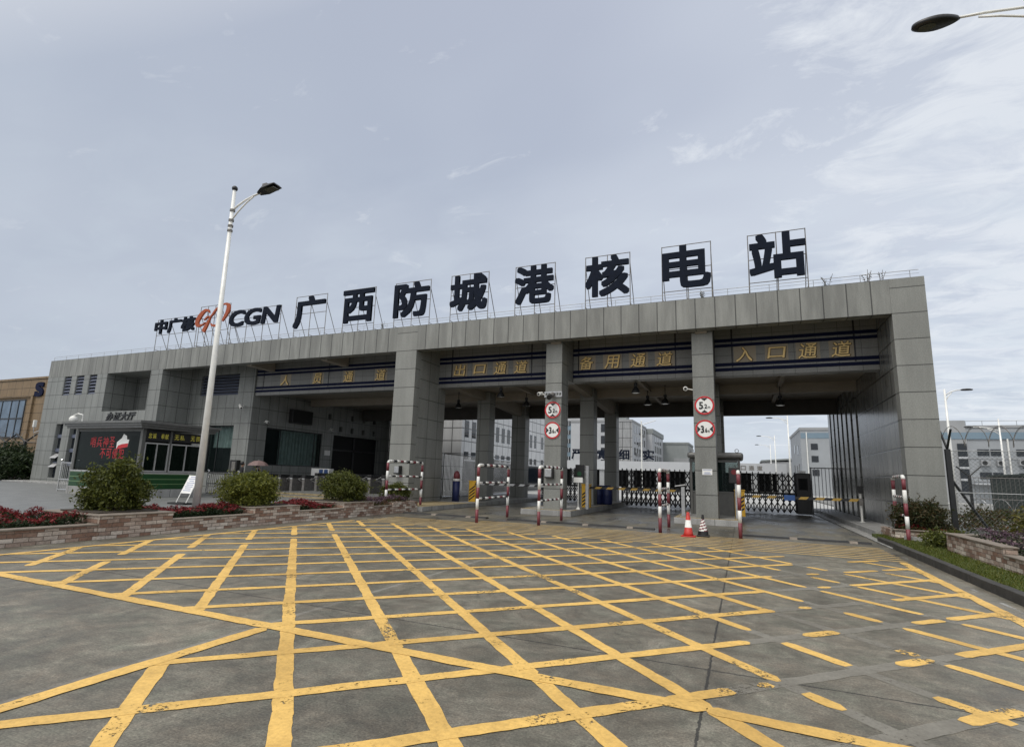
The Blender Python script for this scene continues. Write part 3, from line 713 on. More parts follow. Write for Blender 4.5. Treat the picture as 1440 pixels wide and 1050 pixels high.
# ------------------------------------------------------------------ roof sign
def sign_frame(x0, x1, z0, z1, y, cols, rows, back, foot=TOP-.3):
    f = MB(); r_ = .02
    for i in range(cols+1):
        x = x0+(x1-x0)*i/cols
        f.tube([(x, y, 8.36), (x, y, z1)], r_, 5)
        f.tube([(x, y+.01, z1-.25*(z1-z0)), (x, y+back, 8.36)], r_*.9, 5)
        f.tube([(x, y+.01, 9.0), (x, y+back*.82, 9.0)], r_*.8, 5)
    for z in rows: f.tube([(x0, y, z), (x1, y, z)], r_*.9, 5)
    return f
big_chars = [('广', -23.12, -20.9, 'first big character, two strokes and a long left leg'), ('西', -19.62, -17.58, 'boxy closed character second in the roof row'), ('防', -16.26, -14.16, 'third big character, left of the dense fourth one'), ('城', -12.92, -10.9, 'fourth big character'),
             ('港', -9.45, -7.53, 'fifth big character with three water dots'), ('核', -6.06, -4.13, 'sixth big character with a tree radical'), ('电', -2.75, -.85, 'seventh big character, a grid box with a hooked tail'), ('站', .57, 2.55, 'last and largest looking big character')]
lab = {'广': 'navy roof character 广 on a steel frame, just right of the Latin letters', '西': 'navy roof character 西 on a steel frame, boxy, second of the large row', '防': 'navy roof character 防 on a steel frame above the main pillar',
       '城': 'navy roof character 城 on a steel frame above the exit lane sign', '港': 'navy roof character 港 on a steel frame with three dots at its left', '核': 'navy roof character 核 on a steel frame above the spare lane sign',
       '电': 'navy roof character 电 on a steel frame, grid box with hooked tail', '站': 'navy roof character 站 on a steel frame, rightmost and nearest the right pillar'}
SY = 21.6
for ch, x0, x1, _ in big_chars:
    t = thing('sign_character', lab[ch], 'sign letter', ((x0+x1)/2, SY, 8.35), 0, 'large navy characters on the roof')
    tm = MB(); lettering(tm, ch, x0, x1, 9.38, 11.22, front(SY), .12, .055)
    tm.build('character', M['navy'], t)
    sign_frame(x0-.02, x1+.02, 9.3, 11.3, SY+.16, 2, (9.3, 10.25, 11.28), 1.3).build('support_frame', M['frame_steel'], t)
# small group: three characters, emblem, three Latin letters
t = thing('sign_lettering', 'small navy lettering 中广核 at the left end of the roof sign', 'sign letter', (-33.3, SY, 8.35), 0, 'small lettering at the left of the roof sign')
for ch, x0, x1 in (('中', -35.3, -34.1), ('广', -34.0, -32.75), ('核', -32.7, -31.45)):
    tm = MB(); lettering(tm, ch, x0, x1, 10.0, 10.97, front(SY), .1, .045); tm.build('character', M['navy'], t)
sign_frame(-35.2, -31.35, 10, 11.02, SY+.14, 3, (9.95, 11.0), 1.2).build('support_frame', M['frame_steel'], t)
t = thing('sign_lettering', 'navy Latin letters CGN on the roof beside the orange emblem', 'sign letter', (-26.3, SY, 8.35), 0, 'small lettering at the left of the roof sign')
for ch, x0, x1 in (('C', -28.35, -27.1), ('G', -27.05, -25.75), ('N', -25.6, -24.3)):
    tm = MB(); lettering(tm, ch, x0, x1, 9.9, 10.93, front(SY), .1, .045, .12); tm.build('character', M['navy'], t)
sign_frame(-28.3, -24.25, 9.9, 10.95, SY+.14, 3, (9.88, 10.4, 10.95), 1.2).build('support_frame', M['frame_steel'], t)
t = thing('sign_emblem', 'orange brush-stroke emblem on a square frame left of the Latin letters', 'emblem', (-29.9, SY, 8.35))
def ribbon(mb, pts, y, depth):
    """pts: (px, py, width) in the sketch units of the photograph crop"""
    def cv_(px, py): return (-31.28+(px-512)/278*2.85, 9.82+(430-py-(px-580)*.09)/250*1.68)
    P = []
    for i in range(len(pts)-1):      # Catmull-Rom
        p0, p1, p2, p3 = pts[max(i-1, 0)], pts[i], pts[i+1], pts[min(i+2, len(pts)-1)]
        for s in range(6):
            tt = s/6; q = []
            for d in range(3):
                q.append(.5*((2*p1[d])+(-p0[d]+p2[d])*tt+(2*p0[d]-5*p1[d]+4*p2[d]-p3[d])*tt*tt+(-p0[d]+3*p1[d]-3*p2[d]+p3[d])*tt**3))
            P.append(q)
    P.append(list(pts[-1]))
    xy = [(*cv_(a, b), max(c_, 3)*.0092) for a, b, c_ in P]; vs = []; n = len(xy)
    for i, (x, z, wd) in enumerate(xy):
        a = xy[max(i-1, 0)]; b = xy[min(i+1, n-1)]; dx, dz = b[0]-a[0], b[1]-a[1]; l = math.hypot(dx, dz) or 1; nx, nz = -dz/l*wd/2, dx/l*wd/2
        vs += [(x+nx, y, z+nz), (x-nx, y, z-nz), (x+nx, y+depth, z+nz), (x-nx, y+depth, z-nz)]
    fs = []
    for i in range(n-1):
        a = i*4; b = a+4
        fs += [(a, a+1, b+1, b), (a+2, b+2, b+3, a+3), (a, b, b+2, a+2), (a+1, a+3, b+3, b+1)]
    fs += [(0, 2, 3, 1), ((n-1)*4, (n-1)*4+1, (n-1)*4+3, (n-1)*4+2)]
    mb.add(vs, fs)
tm = MB()
ribbon(tm, [(618, 250, 4), (606, 226, 14), (575, 228, 22), (540, 272, 34), (518, 330, 36), (530, 368, 24), (566, 362, 10), (592, 340, 5)], SY, .1)
ribbon(tm, [(578, 318, 4), (600, 292, 12), (618, 282, 6)], SY+.003, .1)
ribbon(tm, [(632, 284, 8), (622, 320, 16), (604, 370, 26), (582, 428, 30)], SY+.006, .1)
ribbon(tm, [(620, 300, 8), (645, 268, 12), (668, 226, 14), (700, 194, 10), (735, 172, 8), (768, 178, 22), (778, 215, 32), (766, 270, 26), (738, 332, 12)], SY+.009, .1)
ribbon(tm, [(640, 352, 4), (655, 370, 14), (690, 372, 14), (722, 348, 5)], SY+.012, .1)
tm.build('emblem', M['orange'], t)
sign_frame(-31.15, -28.5, 9.85, 11.5, SY+.14, 4, (9.85, 10.7, 11.5), 1.2).build('support_frame', M['frame_steel'], t)

# ------------------------------------------------------------------ PLANTING
def leaves(mb, pts, size, rng, up=.3):
    for p in pts:
        s = size*rng.uniform(.65, 1.3)
        n = Vector((rng.gauss(0, 1), rng.gauss(0, 1), rng.gauss(0, 1)+up)).normalized()
        a = n.cross(Vector((rng.gauss(0, 1), rng.gauss(0, 1), rng.gauss(0, 1)))).normalized(); b = n.cross(a)
        p = Vector(p)
        mb.add([p-a*s, p-b*s*.42+n*s*.12, p+a*s, p+b*s*.42+n*s*.12], [(0, 1, 2), (0, 2, 3)])
def crown(mb, c, rx, ry, rz, n, size, rng, clusters=70, flat=-.7, spread=.13):
    cs = []
    while len(cs) < clusters:
        v = Vector((rng.gauss(0, 1), rng.gauss(0, 1), rng.gauss(0, 1))).normalized()
        if v.z < flat: continue
        k_ = rng.uniform(.55, 1.0)*(1+.13*math.sin(v.x*5+v.y*4+rng.random()))
        cs.append((v*k_, rng.uniform(.6, 1.25)))
    pts = []
    for _ in range(n):
        v, k_ = rng.choice(cs); q = v+Vector((rng.gauss(0, spread), rng.gauss(0, spread), rng.gauss(0, spread)))*k_
        if q.z < flat-.1: continue
        pts.append((c[0]+q.x*rx, c[1]+q.y*ry, c[2]+q.z*rz))
    leaves(mb, pts, size, rng)
def shrub(label, x, y, z, r, h, mat, seed, n=5200, size=.05, group=None, wild=0, cat='shrub', ry=None):
    rng = random.Random(seed)
    t = thing('shrub', label, cat, (x, y, z), 0, group)
    f = MB(); crown(f, (x, y, z+h*.45), r, ry or r, h*.58, n, size, rng, int(110+r*60))
    for i in range(wild):
        a = rng.random()*6.28; px, py, pz = x+math.cos(a)*r*.6, y+math.sin(a)*r*.6, z+h*.7
        hh = rng.uniform(.3, .75); lx, ly = rng.uniform(-.3, .3), rng.uniform(-.3, .3)
        leaves(f, [(px+lx*k_/12+rng.gauss(0, .03), py+ly*k_/12+rng.gauss(0, .03), pz+hh*k_/12) for k_ in range(13) for _ in range(3)], size*.8, rng)
    f.build('foliage', M[mat], t)
    s = MB()
    for i in range(9):
        a = i*.7+rng.random()*.4; rad = rng.uniform(.35, .75)*r
        s.tube([(x+math.cos(a)*.05, y+math.sin(a)*.05, z-.05), (x+math.cos(a)*rad*.5, y+math.sin(a)*rad*.5, z+h*.4), (x+math.cos(a)*rad, y+math.sin(a)*rad, z+h*.8)], [.02, .014, .006], 5)
    s.build('stem', M['bark'], t)
    return t
GP = 'round shrubs along the stone planter'
shrub('leafy round shrub in the stone planter, in front of the guard booth', -13.55, 8.0, .44, .64, 1.12, 'leaf', 1, 13000, .043, GP, 1)
shrub('bright yellowish green round shrub right of the lamp pole base', -13.5, 11.7, .44, .77, 1.04, 'leaf2', 2, 13000, .041, GP)
shrub('dense round shrub in front of the turnstiles, third along the planter', -13.5, 15.75, .44, .8, 1.07, 'leaf', 3, 12000, .042, GP)
shrub('small low shrub behind the striped frame by the main pillar', -13.5, 19.0, .4, .58, .68, 'leaf', 4, 6000, .042, GP)
shrub('wild bushy shrub at the foot of the right pillar with one tall shoot', 4.9, 20.0, .15, .68, 1.05, 'leaf_dkrust', 5, 9000, .045, None, 4)
shrub('broad olive shrub behind the right stone planter near the fence', 7.75, 17.4, .25, 1.45, 1.1, 'leaf_olive', 6, 8000, .055, None, 5)
shrub('low green creeper at the corner of the right stone planter', 4.75, 17.2, .15, .55, .4, 'leaf', 8, 2600, .04)
shrub('scrubby weeds growing behind the chain link fence post', 8.6, 24.5, .1, 1.6, .8, 'leaf_rust', 9, 3600, .06, None, 2)
for i, (x, y, r_, h) in enumerate(((-50.0, 21.8, 2.2, 2.5), (-54.5, 21.2, 2.4, 2.5), (-59.5, 20.7, 2.8, 2.7), (-47.3, 21.0, 1.6, 1.8))):
    shrub(['dark evergreen hedge bush beside the left end of the office wing', 'dark evergreen bush in front of the left fence post', 'tall dark bush at the left edge of the view', 'low dark bush spreading over the paving by the wing corner'][i], x, y, .2, r_, h, 'leaf_dark', 20+i, 5200, .12, 'dark bushes left of the office wing')
# weeds on the roof
for x, h in ((4.35, .55), (4.75, .5), (3.1, .55), (-16.6, .5), (-1.2, .45)):
    t = thing('weed', {4.35: 'tall dry weed sprouting on the roof edge near the right corner', 4.75: 'short leaning weed at the right corner of the roof', 3.1: 'thin weed on the roof right of the last character', -16.6: 'bushy weed on the roof between the second and third big character', -1.2: 'weed sprouting on the roof under the seventh big character'}[x], 'weed', (x, F+.3, 8.35), 0, 'weeds on the roof')
    s = MB(); rng = random.Random(int(x*10)); lf = []
    for i in range(5):
        dx, dy = rng.uniform(-.35, .35)*h, rng.uniform(-.1, .1)
        s.tube([(x, F+.3, 8.35), (x+dx*.5, F+.3+dy, 8.66+h*.4), (x+dx, F+.3+dy, 8.66+h*rng.uniform(.6, 1))], .007, 4)
        lf += [(x+dx*q+rng.gauss(0, .03), F+.3+dy, 8.6+h*q) for q in (.3, .45, .6, .75) for _ in range(2)]
    s.build('stem', M['bark'], t); l = MB(); leaves(l, lf, .035, rng); l.build('foliage', M['leaf_dark'], t)

# stone planters
def planter(label, boxes, caps, soil):
    t = thing('stone_planter', label, 'planter', (boxes[0][0], boxes[0][2], 0))
    for b in boxes:
        mb = MB(); mb.box(*b); mb.build('stone_wall', M['garden_stone'], t)
    for b in caps:
        mb = MB(); mb.box(*b, .008); mb.build('coping', M['coping'], t)
    for b in soil:
        mb = MB(); mb.box(*b); mb.build('soil', M['soil'], t)
    return t
raised = [(7.15, 8.75), (11.1, 12.75), (14.75, 16.35)]
bx, cp, y = [], [], -4.0
for a, b in raised:
    bx.append((-12.78, -12.56, y, a-.001, -.05, .29)); cp.append((-12.80, -12.535, y, a-.002, .291, .325))
    bx.append((-14.65, -12.54, a, b, -.05, .47)); cp.append((-14.7, -12.51, a-.03, b+.03, .471, .5))
    y = b+.001
bx.append((-12.78, -12.56, y, 19.2, -.05, .29)); cp.append((-12.8, -12.535, y+.03, 17.5, .291, .325))
bx.append((-14.65, -12.54, 17.55, 19.25, -.045, .42))
so_ = [(-14.7, -12.781, -4, 7.149, -.04, .24), (-14.7, -12.781, 8.751, 11.099, -.04, .24), (-14.7, -12.781, 12.751, 14.749, -.04, .24), (-14.7, -12.781, 16.351, 17.549, -.04, .24)]
so_ += [(-14.3, -12.9, a+.15, b-.15, .48, .53) for a, b in raised]
planter('long low planter wall of tan split stone with raised blocks at the left kerb', bx, cp, so_)
planter('tan stone planter wall on the lawn by the right kerb', [(4.5, 4.72, 13.3, 16.4, .05, .52), (4.5, 4.72, 5, 13.299, .05, .38), (4.72, 8.5, 16.18, 16.4, .05, .52)],
        [(4.47, 4.75, 13.28, 16.43, .521, .55), (4.47, 4.75, 5, 13.27, .381, .41), (4.751, 8.5, 16.15, 16.43, .521, .55)], [(4.721, 14, 5, 16.179, .0, .3)])
planter('small stone bed at the foot of the right pillar', [(4.05, 5.35, 19.2, 19.32, .0, .36), (4.02, 4.14, 19.321, 20.8, .0, .36)], [(4.0, 5.4, 19.15, 19.34, .361, .39)], [(4.141, 6.0, 19.321, 20.9, .0, .3)])
mb = MB(); mb.add([(4.2, 18.9, .08), (5.5, 17.2, .08), (5.62, 17.28, .08), (4.32, 18.98, .08), (4.2, 18.9, .24), (5.5, 17.2, .24), (5.62, 17.28, .24), (4.32, 18.98, .24)], [(0, 3, 2, 1), (4, 5, 6, 7), (0, 1, 5, 4), (1, 2, 6, 5), (2, 3, 7, 6), (3, 0, 4, 7)])
structure(mb.build('lawn_edging', M['kerb_stone']))

def flower_bed(name, label, x0, x1, y0, y1, z, h, nl, nf, lm, fmat, seed, fs=.032, cat='flowers'):
    rng = random.Random(seed); mb = MB()
    def top(x, y): return z+h*(.8+.22*math.sin(x*3.1+y*2.3)+.14*math.sin(y*7.7+x))
    pts = []
    for _ in range(nl):
        x = rng.uniform(x0, x1); y = rng.uniform(y0, y1); pts.append((x, y, z+(top(x, y)-z)*rng.random()**.6))
    leaves(mb, pts, .038, rng, .5); nq = len(mb.f)
    cl = [(rng.uniform(x0, x1), rng.uniform(y0, y1)) for _ in range(nf//9)]
    pts = []
    for x, y in cl:
        zt = top(x, y)+rng.uniform(-.04, .05)
        pts += [(x+rng.gauss(0, .03), y+rng.gauss(0, .03), zt+rng.gauss(0, .018)) for _ in range(9)]
    leaves(mb, pts, fs, rng, 1.2)
    fm = [0]*nq+[1]*(len(mb.f)-nq)
    return tag(mb.build(name, None, mats=[M[lm], M[fmat]], fm=fm), label, cat, kind='stuff')
flower_bed('flower_bed', 'dark red bedding flowers in the planter at the left edge', -14.5, -12.85, .5, 7.1, .22, .3, 15000, 9000, 'leaf_dark', 'flower_red', 31)
flower_bed('flower_bed', 'red bedding flowers in front of the lamp pole base', -14.5, -12.85, 8.8, 11.05, .22, .28, 8000, 4200, 'leaf_dark', 'flower_red', 32)
flower_bed('flower_bed', 'red bedding flowers between the second and third round shrub', -14.5, -12.85, 12.8, 14.7, .22, .28, 6500, 4500, 'leaf_dark', 'flower_red', 33)
flower_bed('flower_bed', 'purplish foliage plants around the striped frame on the planter', -14.4, -12.65, 16.4, 18.9, .25, .34, 3500, 6000, 'leaf_rust', 'flower_purple', 34)
flower_bed('flower_bed', 'pale purple bedding plants in the right stone planter', 4.8, 7.5, 9, 16.0, .3, .36, 7000, 9500, 'leaf_dark', 'flower_purple', 35)
flower_bed('flower_bed', 'small red flowers in the stone bed by the right pillar', 4.3, 5.6, 19.35, 19.7, .28, .2, 1500, 700, 'leaf_rust', 'flower_red', 36)

# ------------------------------------------------------------------ ISLANDS
def island(label, x0, x1, y0, y1):
    t = thing('traffic_island', label, 'traffic island', ((x0+x1)/2, y0, 0))
    b = MB(); b.box(x0, x1, y0, y1, -.1, .235, .02); b.build('kerb_block', M['kerb_stone'], t)
    b = MB(); b.box(x0+.01, x1-.01, y0+.01, y0+.4, .2351, .241); b.box(x0+.01, x0+.14, y0+.4, y1, .2351, .241); b.box(x1-.14, x1-.01, y0+.4, y1, .2351, .241); b.build('yellow_edge', M['kerb_yellow'], t)
island('kerbed traffic island under the column with the CCTV bracket, left of the spare lane', -8.72, -6.5, 21.3, 34)
island('kerbed traffic island under the column with the notice, beside the ticket booth', -2.45, -.2, 21.3, 34)
structure(MB().box(-14.73, -12.31, 19.29, 23.5, .2002, .206).build('kerb_paint', M['kerb_yellow']))
for i, (y, z) in enumerate(((20.3, .29), (21.2, .38))):
    t = MB(); t.box(-23.2, -15.5 if i == 0 else -15.45, y, 27.0, .15, z-.02); structure(t.build('platform_step', M['plaza_tile']))
    t = MB(); t.box(-23.19, -15.51, y-.012, y+.1, z-.1, z-.016); structure(t.build('step_nosing', M['kerb_yellow']))

# speed hump strip across the lanes
t = thing('speed_hump', 'low black rubber speed hump with worn yellow segments across the lanes', 'speed hump', (-4, 18.15, 0))
sg = [(-12.4, -8.75), (-7.9, -2.7), (-.1, 3.25)]
for a, b in sg:
    x = a; i = 0
    while x < b-.05:
        e = min(x+(1.3 if i % 2 == 0 else .2), b)
        mb = MB(); mb.add([(x, 18.0, .0), (e, 18.0, .0), (e, 18.06, .045), (x, 18.06, .045), (x, 18.24, .045), (e, 18.24, .045), (e, 18.3, 0), (x, 18.3, 0)], [(0, 1, 2, 3), (3, 2, 5, 4), (4, 5, 6, 7), (0, 3, 4, 7), (1, 6, 5, 2)])
        mb.build('rubber_segment', M['black' if i % 2 == 0 else 'coping'], t); x = e+.004; i += 1

# ------------------------------------------------------------------ STRIPED FRAMES
def banded(mb, fm, p, q, r_, bands, n=10):
    """tube p-q cut in bands (length fraction, material index)"""
    p = Vector(p); q = Vector(q); t = 0
    for ln, mi in bands:
        a, b = p.lerp(q, t), p.lerp(q, min(1, t+ln)); t += ln
        k0 = len(mb.f); mb.tube([a, b], r_, n); fm += [mi]*(len(mb.f)-k0)
def barrier(label, x, y0, y1, z, dx=0):
    t = thing('barrier_frame', label, 'barrier', (x, y0, z), 0, 'red and white striped pipe frames')
    mats = [M['red'], M['white'], M['black_steel']]; ln = y1-y0; top = 1.92
    for yy, xx in ((0, 0), (ln, dx)):
        mb = MB(); fm = []
        banded(mb, fm, (xx, yy, 0), (xx, yy, 1.84), .052, [(.24, 0), (.19, 1), (.2, 0), (.2, 1), (.17, 0)])
        k0 = len(mb.f); mb.tube([(xx, yy, 1.83), (xx, yy+(.035 if yy == 0 else -.035), 1.895), (xx, yy+(.1 if yy == 0 else -.1), 1.92)], .052, 10); fm += [1]*(len(mb.f)-k0)
        mb.build('post', None, t, True, True, mats, fm)
    for zz, r_, a, b in ((1.92, .05, .1, ln-.1), (1.32, .036, .05, ln-.05), (.79, .036, .05, ln-.05)):
        mb = MB(); fm = []; nb = 10
        banded(mb, fm, (dx*a/ln, a, zz), (dx*b/ln, b, zz), r_, [(1/nb, (2 if i % 4 == 1 else 0) if i % 2 else 1) for i in range(nb)])
        mb.build('rail', None, t, True, True, mats, fm)
barrier('red and white pipe frame on the planter in front of the main pillar', -12.95, 17.6, 20.1, .1)
barrier('red and white pipe frame in the exit lane left of the first island', -8.25, 16.3, 19.3, 0, -.2)
barrier('red and white pipe frame in front of the column with the CCTV bracket', -6.27, 16.93, 19.35, 0)
barrier('red and white pipe frame left of the traffic cones', -2.4, 17.3, 19.4, 0)
barrier('red and white pipe frame seen end on, right of the traffic cones', -.12, 17.17, 19.4, 0)
barrier('red and white pipe frame on the lawn in front of the right pillar', 4.25, 18.64, 21.0, .0, .25)

# ------------------------------------------------------------------ CONES
t = thing('traffic_cone', 'red traffic cone with one white band and a square red base', 'traffic cone', (-1.52, 16.72, 0))
mb = MB(); mb.box(-.2, .2, -.2, .2, 0, .03, .01); mb.build('base', M['cone_red'], t, True)
mb = MB(); fm = []
prof = [(.15, .03), (.125, .1), (.1, .26), (.1, .26), (.07, .47), (.07, .47), (.045, .66), (.036, .69), (.02, .69)]
mb.lathe(prof, 24); fm = [1 if i//24 == 3 else 0 for i in range(len(mb.f))]
mb.build('cone_body', None, t, True, True, [M['cone_red'], M['white']], fm)
t = thing('traffic_cone', 'smaller traffic cone with slanted red and white stripes, black tip and black base', 'traffic cone', (-1.13, 17.0, 0))
mb = MB(); mb.box(-.17, .17, -.17, .17, 0, .05, .012); mb.lathe([(.15, .05), (.135, .16), (.02, .16)], 24); mb.build('base', M['black'], t, True)
mb = MB(); fm = []; n = 24; rings = 14
vs = []
for i in range(rings+1):
    z = .161+.34*i/rings; r_ = .128-.085*i/rings
    vs += [(r_*math.cos(2*math.pi*j/n), r_*math.sin(2*math.pi*j/n), z) for j in range(n)]
fs = []
for i in range(rings):
    for j in range(n):
        fs.append((i*n+j, i*n+(j+1) % n, (i+1)*n+(j+1) % n, (i+1)*n+j)); fm.append(0 if ((i*2.6-j*.75) % 9.0) < 4.2 else 1)
mb.add(vs, fs); mb.build('cone_body', None, t, True, True, [M['red'], M['white']], fm)
mb = MB(); mb.lathe([(.046, .50), (.035, .58), (.03, .62), (.012, .63)], 16); mb.build('tip', M['black'], t, True)

# ------------------------------------------------------------------ ROUND LIMIT SIGNS
def round_sign(label, x, z, y, big, small, height):
    t = thing('height_limit_sign' if height else 'width_limit_sign', label, 'road sign', (x, y, z))
    mb = MB(); mb.disc((x, y-.03, z), .36, .03, 48); mb.build('sign_plate', M['signwhite'], t)
    mb = MB(); mb.disc((x, y-.036, z), .36, .008, 48, .30); mb.build('red_ring', M['signred'], t)
    for s in (-1, 1):
        mb = MB()
        if height: poly = [(x-.13, z+s*.285), (x+.13, z+s*.285), (x, z+s*.17)]
        else: poly = [(x+s*.285, z-.13), (x+s*.285, z+.13), (x+s*.16, z)]
        mb.prism(poly, lambda a, b: (a, y-.037, b), lambda a, b: (a, y-.03, b)); mb.build('arrow', M['black'], t)
    ft = front(y-.037)
    kx = 1 if height else .78
    for body, u0, u1, v0, v1 in ((big, -.2*kx, -.045*kx, -.15, .14), (small, .0, .1*kx, -.13, .05), ('m', .12*kx, .21*kx, -.13, -.04)):
        mb = MB(); lettering(mb, body, x+u0, x+u1, z+v0, z+v1, ft, .006, .012 if body == big else .008 if body == small else .002); mb.build('numeral', M['black'], t)
    mb = MB(); mb.box(x-.045*kx, x-.025*kx, y-.037, y-.031, z-.115, z-.09); mb.build('decimal_point', M['black'], t)
round_sign('round red ringed 5.2 m height limit sign on the column with the CCTV bracket', -7.43, 4.44, 21.545, '5', '2', True)
round_sign('round red ringed 3.6 m width limit sign on the column with the CCTV bracket', -7.43, 3.56, 21.545, '3', '6', False)
round_sign('round red ringed 5.2 m height limit sign on the column beside the ticket booth', -1.25, 4.49, 21.545, '5', '2', True)
round_sign('round red ringed 3.6 m width limit sign on the column beside the ticket booth', -1.25, 3.57, 21.545, '3', '6', False)
t = thing('notice_plate', 'small white notice with blue header on the column beside the ticket booth', 'notice', (-1.22, 21.545, 1.95))
mb = MB(); mb.box(-1.4, -1.04, 21.53, 21.549, 1.84, 2.06); mb.build('plate', M['signwhite'], t)
for z, a in ((2.03, .15), (1.93, .1), (1.885, .13)):
    mb = MB(); mb.box(-1.22-a, -1.22+a, 21.526, 21.5305, z-.012, z+.012); mb.build('text_line', M['signtext'], t)

# ------------------------------------------------------------------ CCTV, BOXES, PENDANTS
def bullet_camera(label, p, d, wall, L_=.34):
    t = thing('cctv_camera', label, 'camera', p); p = Vector(p); d = Vector(d).normalized()
    mb = MB(); mb.tube([p-d*L_*.5, p+d*L_*.5], .085, 12); mb.tube([p+d*L_*.48, p+d*L_*.6], .07, 12); mb.build('housing', M['white'], t)
    mb = MB(); mb.tube([p+d*L_*.59, p+d*L_*.61], .055, 12); mb.build('lens', M['black'], t)
    mb = MB(); mb.tube([wall, p-d*.1], .022, 8); mb.build('bracket', M['white'], t)
bullet_camera('white bullet camera on the granite wall left of the personnel passage', (-27.75, 22.65, 5.2), (.8, -.5, -.35), (-28.0, 23.1, 5.3), .62)
bullet_camera('white bullet camera on the column beside the ticket booth', (-1.95, 21.7, 5.2), (.1, -1, -.2), (-1.66, 21.8, 5.15))
bullet_camera('white bullet camera beside the CCTV bracket on the left lane column', (-8.1, 21.75, 5.2), (-.1, -1, -.2), (-7.79, 21.8, 5.12))
bullet_camera('small white camera over the side window of the personnel passage', (-27.05, 24.1, 4.4), (1, -.2, -.3), (-27.3, 24.1, 4.4), .25)
bullet_camera('small white camera between the side window and the dark doorway', (-27.05, 29.8, 4.45), (1, -.2, -.3), (-27.3, 29.8, 4.45), .25)
t = thing('cctv_camera', 'black camera on a perforated bracket above the left column height sign', 'camera', (-7.43, 21.2, 4.95))
mb = MB(); mb.box(-7.82, -7.02, 21.5, 21.545, 5.0, 5.06); mb.box(-7.82, -7.02, 21.5, 21.545, 5.18, 5.24)
for i in range(7): mb.box(-7.8+i*.125, -7.77+i*.125, 21.505, 21.54, 5.06, 5.18)
mb.build('bracket', M['steel'], t)
mb = MB(); mb.tube([(-7.43, 21.5, 5.12), (-7.43, 21.15, 4.98)], .1, 12); mb.build('housing', M['frame_steel'], t)
mb = MB(); mb.tube([(-7.43, 21.15, 4.98), (-7.43, 20.98, 4.9)], .11, 12); mb.build('lens_hood', M['black'], t)
t = thing('cctv_camera', 'white dome camera on the left end of the guard booth roof', 'camera', (-28.2, 14.3, 3.4))
mb = MB(); mb.tube([(-27.6, 14.35, 3.4), (-27.6, 14.35, 3.72), (-27.9, 14.3, 3.78), (-28.2, 14.3, 3.7)], .03, 8); mb.build('arm', M['white'], t)
mb = MB(); mb.sphere((-28.2, 14.3, 3.52), .17, 14); mb.build('dome', M['white'], t, False, True)
t = thing('cctv_camera', 'white box camera on the left corner of the office wing', 'camera', (-45.6, 20.9, 3.4))
mb = MB(); mb.box(-45.7, -45.55, 20.75, 20.95, 3.9, 4.4, .03); mb.build('housing', M['white'], t)
mb = MB(); mb.tube([(-45.3, 21.2, 3.8), (-45.6, 20.85, 3.5), (-45.62, 20.82, 3.95)], .03, 6); mb.build('arm', M['steel'], t)
def meter(label, x, y, z, w_=.3, h=.34):
    t = thing('meter_box', label, 'box', (x, y, z))
    mb = MB(); mb.box(x, x+w_, y-.2, y, z, z+h, .015); mb.build('cabinet', M['steel'], t)
    mb = MB(); mb.box(x+w_+.001, x+w_+.05, y-.22, y, z-.05, z+h+.03); mb.box(x-.01, x+w_, y-.21, y, z-.05, z-.002); mb.build('bracket', M['black'], t)
meter('grey meter box on the column with the CCTV bracket, chest height', -7.68, 21.548, 1.58)
meter('grey meter box low on the front of the main pillar', -14.95, 20.995, 1.55, .26, .3)
def pendant(label, x, y, z):
    t = thing('pendant_lamp', label, 'lamp', (x, y, z), 0, 'dark bell lamps under the canopy')
    mb = MB(); mb.lathe([(.2, 0), (.19, .03), (.15, .14), (.07, .25), (.06, .3)], 18, (x, y, z)); mb.build('shade', M['lamp_body'], t, False, True)
    mb = MB(); mb.lathe([(.14, -.02), (.17, .012), (.02, .015)], 18, (x, y, z)); mb.build('lens', M['lamp_glass'], t)
    mb = MB(); mb.lathe([(.085, .3), (.085, .44), (.03, .47)], 12, (x, y, z)); mb.build('ballast', M['lamp_body'], t)
    top = 6.07 if any(abs(x-q) < .2 for q in (-10.6, -4.3, 1.75)) else 6.3
    mb = MB(); mb.tube([(x, y, z+.46), (x, y, top)], .02, 6); mb.build('stem', M['black_steel'], t)
pendant('dark bell lamp hanging nearest the main pillar', -15.0, 26.7, 5.38)
pendant('dark bell lamp high under the exit lane ceiling', -10.95, 23.75, 5.45)
pendant('dark bell lamp hanging at the right side of the exit lane', -10.75, 26.7, 5.38)
pendant('foremost bell lamp of the spare lane rail', -4.3, 23.9, 5.46)
pendant('middle bell lamp of the spare lane rail', -4.3, 27.2, 5.36)
pendant('bell lamp right of the spare lane rail', -3.4, 27.0, 5.36)
pendant('large bell lamp under the entrance lane ceiling', 1.75, 27.3, 5.2)

